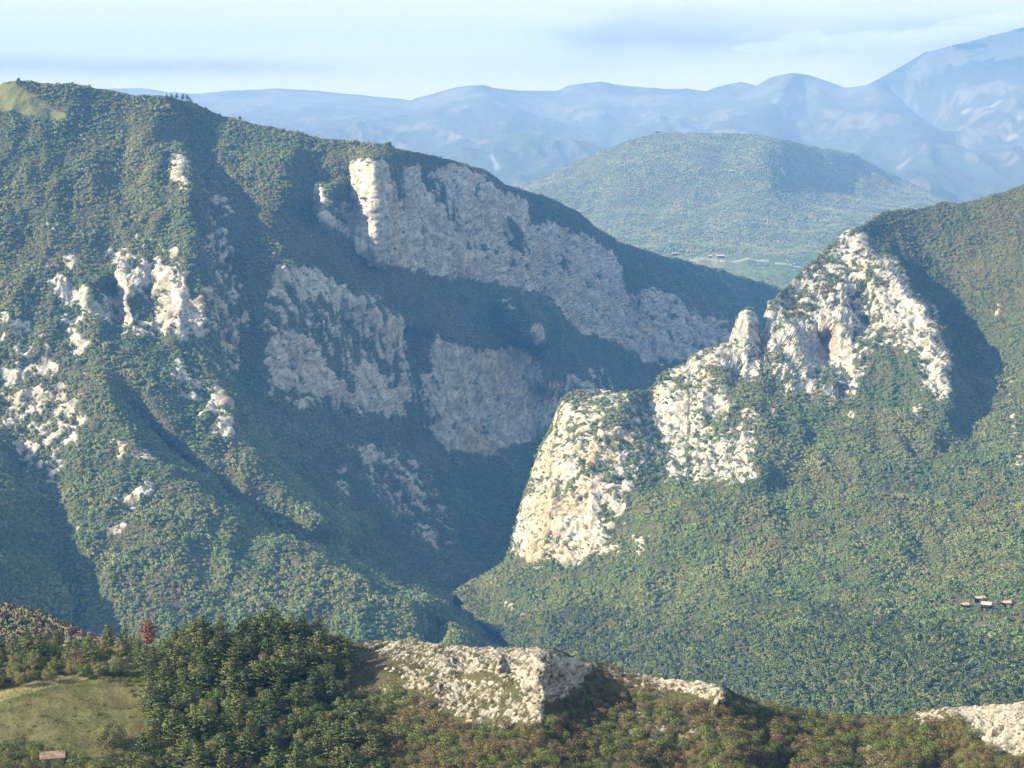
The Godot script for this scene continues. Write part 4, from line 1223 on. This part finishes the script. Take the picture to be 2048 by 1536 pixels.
	copies("stones", "loose limestone rubble scattered on the crest", "rubble", stones[0], stone_mat, buf)

func stone_mesh(seed_: int) -> ArrayMesh:
	rng.seed = seed_
	var s := SphereMesh.new()
	s.radial_segments = 9
	s.rings = 5
	s.radius = 1.0
	s.height = 2.0
	var a := s.get_mesh_arrays()
	var v: PackedVector3Array = a[Mesh.ARRAY_VERTEX]
	var planes := []
	for i in 9:
		planes.append([ball(), rng.randf_range(0.55, 0.85)])
	for i in v.size():
		for q in planes:
			var d: float = v[i].dot(q[0]) - q[1]
			if d > 0.0:
				v[i] -= q[0] * d
	var idx: PackedInt32Array = a[Mesh.ARRAY_INDEX]
	var l := Leaves.new()
	for t in idx.size() / 3:
		var p0 := v[idx[t * 3]]
		var p1 := v[idx[t * 3 + 1]]
		var p2 := v[idx[t * 3 + 2]]
		var n := (p2 - p0).cross(p1 - p0)
		if n.length() > 1e-5:
			l.tri(p0, p1, p2, n.normalized(), 0.46)
	var c := PackedColorArray()
	for i in l.v.size():
		c.append(Color(0.36, 0.34, 0.30))
	l.c = c
	return l.mesh()

func put_copy(buf: PackedFloat32Array, p: Vector3, s: Vector3, t: float, c: Color) -> void:
	var co := cos(t)
	var si := sin(t)
	buf.append_array([co * s.x, 0, si * s.z, p.x, 0, s.y, 0, p.y, -si * s.x, 0, co * s.z, p.z, c.r, c.g, c.b, 1.0])

func copies(called: String, label: String, category: String, m: Mesh, mat: Material, buf: PackedFloat32Array) -> void:
	var mm := MultiMesh.new()
	mm.transform_format = MultiMesh.TRANSFORM_3D
	mm.use_colors = true
	mm.mesh = m
	mm.instance_count = buf.size() / 16
	mm.buffer = buf
	var o := MultiMeshInstance3D.new()
	o.name = numbered(called)
	o.multimesh = mm
	o.material_override = mat
	add_child(o)
	tag(o, label, category, "", "stuff")
	print(called, " ", mm.instance_count)

# ---------------------------------------------------------------- houses
func plain(c: Color, rough := 0.9) -> StandardMaterial3D:
	var m := StandardMaterial3D.new()
	m.albedo_color = c.linear_to_srgb()
	m.roughness = rough
	return m

func box_mesh(s: Vector3) -> BoxMesh:
	var b := BoxMesh.new()
	b.size = s
	return b

func gable_roof(w: float, d: float, rise: float, eave: float, thick: float) -> ArrayMesh:
	var l := Leaves.new()
	var x := w / 2 + eave
	var z := d / 2 + eave
	var drop := rise * eave / (d / 2)
	var quad := func(a: Vector3, b: Vector3, c: Vector3, e: Vector3) -> void:
		var n := (c - a).cross(b - a).normalized()
		l.tri(a, b, c, n, 1.0)
		l.tri(a, c, e, n, 1.0)
	for s in [-1.0, 1.0]:
		var lo := Vector3(-x, -drop, z * s)
		var lo2 := Vector3(x, -drop, z * s)
		var hi := Vector3(-x, rise, 0)
		var hi2 := Vector3(x, rise, 0)
		var up := Vector3(0, thick, 0)
		quad.call(lo + up, hi + up, hi2 + up, lo2 + up)
		quad.call(lo, lo2, hi2, hi)
		quad.call(lo, lo + up, lo2 + up, lo2)
		quad.call(lo, hi, hi + up, lo + up)
		quad.call(lo2, lo2 + up, hi2 + up, hi2)
	return l.mesh()

func house(called: String, label: String, at: Vector3, turn: float, w: float, d: float, h: float, wall: Color, roof: Color, windows: int, category := "house") -> Node3D:
	var o := thing(called, label, category, at, turn)
	var l := Leaves.new()
	var rise := d * 0.24
	var b := [Vector3(-w / 2, -2, -d / 2), Vector3(w / 2, -2, -d / 2), Vector3(w / 2, -2, d / 2), Vector3(-w / 2, -2, d / 2)]
	for i in 4:
		var p: Vector3 = b[i]
		var q: Vector3 = b[(i + 1) % 4]
		var up := Vector3(0, h + 2, 0)
		var n := (q - p).cross(Vector3.UP).normalized() * -1.0
		n = Vector3((p.x + q.x), 0, (p.z + q.z)).normalized()
		l.tri(p, p + up, q + up, n, 1.0)
		l.tri(p, q + up, q, n, 1.0)
		if i % 2 == 1:
			l.tri(p + up, q + up, (p + q) / 2 + up + Vector3(0, rise, 0), n, 1.0)
	obj("wall", l.mesh(), plain(wall), o)
	var r := obj("roof", gable_roof(w, d, rise, 0.35, 0.18), plain(roof), o)
	r.position.y = h
	var chimney := obj("chimney", box_mesh(Vector3(0.6, 1.2, 0.6)), plain(wall * 0.8), r)
	chimney.position = Vector3(w * 0.22, rise * 0.75 + 0.5, -d * 0.1)
	var dark := plain(Color(0.06, 0.06, 0.065), 0.4)
	var shut := plain(Color(0.17, 0.10, 0.06))
	var door := obj("door", box_mesh(Vector3(1.0, 2.0, 0.08)), shut, o)
	door.position = Vector3(-w * 0.15, 1.0, d / 2 + 0.03)
	for i in windows:
		var floor_ := i / maxi(1, windows / 2) if h > 4.5 else 0
		var per := maxi(1, windows / 2) if h > 4.5 else windows
		var win := obj("window", box_mesh(Vector3(0.95, 1.2, 0.06)), shut, o)
		win.position = Vector3(lerpf(-w * 0.36, w * 0.36, (i % per + 0.5) / per) + (0.9 if h < 4.5 else 0.0), 1.6 + floor_ * 2.8, d / 2 + 0.02)
		var pane := obj("pane", box_mesh(Vector3(0.75, 1.0, 0.06)), dark, win)
		pane.position.z = 0.02
	return o

func settlements(near: Land, right: Land, dome: Land, left: Land) -> void:
	var brick := Color(0.42, 0.29, 0.21)
	# low stone hut at the foot of the meadow
	var hut := thing("stone_hut", "low stone hut with faded red tiled roof in the bushes", "hut", on_land(near, 105, 1519) - Vector3(0, 0.75, 0), 0.25)
	var stone := plain(Color(0.17, 0.15, 0.115))
	for s in [[Vector3(0, 0.5, 1.45), Vector3(4.6, 2.2, 0.35)], [Vector3(0, 0.5, -1.45), Vector3(4.6, 2.2, 0.35)], [Vector3(-2.12, 0.5, 0), Vector3(0.35, 2.2, 2.54)], [Vector3(2.12, 0.5, 0), Vector3(0.35, 2.2, 2.54)]]:
		var wl := obj("wall", box_mesh(s[1]), stone, hut)
		wl.position = s[0]
	var roof := obj("roof", gable_roof(4.6, 3.2, 0.75, 0.3, 0.12), plain(Color(0.27, 0.17, 0.13)), hut)
	roof.position.y = 1.62
	rng.seed = 15
	var tile_mats := [plain(Color(0.17, 0.105, 0.078)), plain(Color(0.14, 0.092, 0.072)), plain(Color(0.20, 0.135, 0.10))]
	for row in 5:
		for col in 13:
			var tile := obj("tile", box_mesh(Vector3(0.38, 0.06, 0.46)), tile_mats[rng.randi() % 3], roof)
			var t := (row + 0.5) / 5.0
			tile.position = Vector3(-2.4 + col * 0.4, lerpf(0.70, -0.08, t) + 0.19 + rng.randf_range(0, 0.03), lerpf(0.1, 1.8, t))
			tile.rotation.x = atan(0.75 / 1.6)
	var hd := obj("door", box_mesh(Vector3(0.9, 1.5, 0.06)), plain(Color(0.10, 0.075, 0.05)), hut)
	hd.position = Vector3(-0.9, 0.6, 1.64)
	# hamlet on the right slope
	house("farmhouse", "small pale house with orange roof, leftmost of the hillside hamlet", on_land(right, 1931, 1220), 0.3, 5.0, 5.5, 3.2, Color(0.40, 0.34, 0.27), Color(0.42, 0.20, 0.11), 2)
	house("farmhouse", "tallest two-storey house of the hamlet with pinkish walls", on_land(right, 1973, 1221), -0.4, 8.0, 6.5, 5.6, Color(0.38, 0.26, 0.20), brick, 6)
	house("farmhouse", "long low house with pale roof behind the pinkish one", on_land(right, 1962, 1209), 0.2, 7.5, 5.0, 2.8, Color(0.36, 0.30, 0.24), Color(0.33, 0.235, 0.185), 3)
	house("farmhouse", "pale roofed house at the upper end of the hamlet", on_land(right, 2013, 1208), 0.1, 6.5, 5.0, 3.0, Color(0.38, 0.33, 0.28), Color(0.33, 0.24, 0.19), 2)
	# far farms beyond the gorge
	house("far_farm", "long white farmhouse beside the track at the round hill's foot", on_land(dome, 1441, 519), 0.1, 20.0, 10.0, 6.0, Color(0.75, 0.72, 0.66), Color(0.48, 0.30, 0.22), 8)
	house("far_farm", "little white farm building left of the long white farmhouse", on_land(dome, 1421, 517), -0.2, 10.0, 8.0, 5.0, Color(0.7, 0.66, 0.6), Color(0.45, 0.28, 0.2), 4)
	house("far_farm", "reddish roofed farm half hidden by the gorge shoulder", on_land(dome, 1350, 512), 0.3, 14.0, 9.0, 6.0, Color(0.62, 0.52, 0.42), Color(0.45, 0.24, 0.16), 6)
	house("hill_house", "single pale house in a clearing high on the round hill", on_land(dome, 1462, 349), 0.0, 9.0, 7.0, 6.0, Color(0.75, 0.72, 0.66), Color(0.5, 0.4, 0.33), 4)
	house("hilltop_hut", "small pale building on the very top of the round hill", on_land(dome, 1315, 267), 0.0, 14.0, 8.0, 7.0, Color(0.62, 0.6, 0.56), Color(0.45, 0.4, 0.36), 3, "building")
	# skyline trees of the left mountain
	var bark := plain(Color(0.1, 0.08, 0.06))
	bark.vertex_color_use_as_albedo = true
	var dark := leafy(Color(0.035, 0.055, 0.026))
	var pine := pine_meshes(10.0, 4601)
	var round_ := broad_meshes(7.0, 6.0, 4602, 1200, 0.3)
	for q in [[332,198,0.75], [342,200,0.95], [352,200,1.05], [364,203,1.15], [373,205,1.1], [379,207,0.8]]:
		tree_thing("skyline_conifer", "dark conifer in the clump on the left mountain's skyline", "conifer", "conifers on the skyline", pine, on_land(left, q[0], q[1] + 2), Vector3(q[2] * 1.3, q[2], q[2] * 1.3), q[0], bark, dark)
	tree_thing("summit_tree", "dark round tree on the summit above the upper meadow", "tree", "", round_, on_land(left, 37, 167), Vector3(0.9, 0.9, 0.9), 0.0, bark, dark)
	tree_thing("rim_tree", "dark spreading tree on the cliff rim above the gorge wall", "tree", "", round_, on_land(left, 776, 296), Vector3(1.7, 1.2, 1.7), 1.0, bark, dark)
	tree_thing("shoulder_tree", "lone round tree sticking out of the long left skyline", "tree", "", round_, on_land(left, 480, 241), Vector3(0.9, 0.9, 0.9), 2.0, bark, dark)
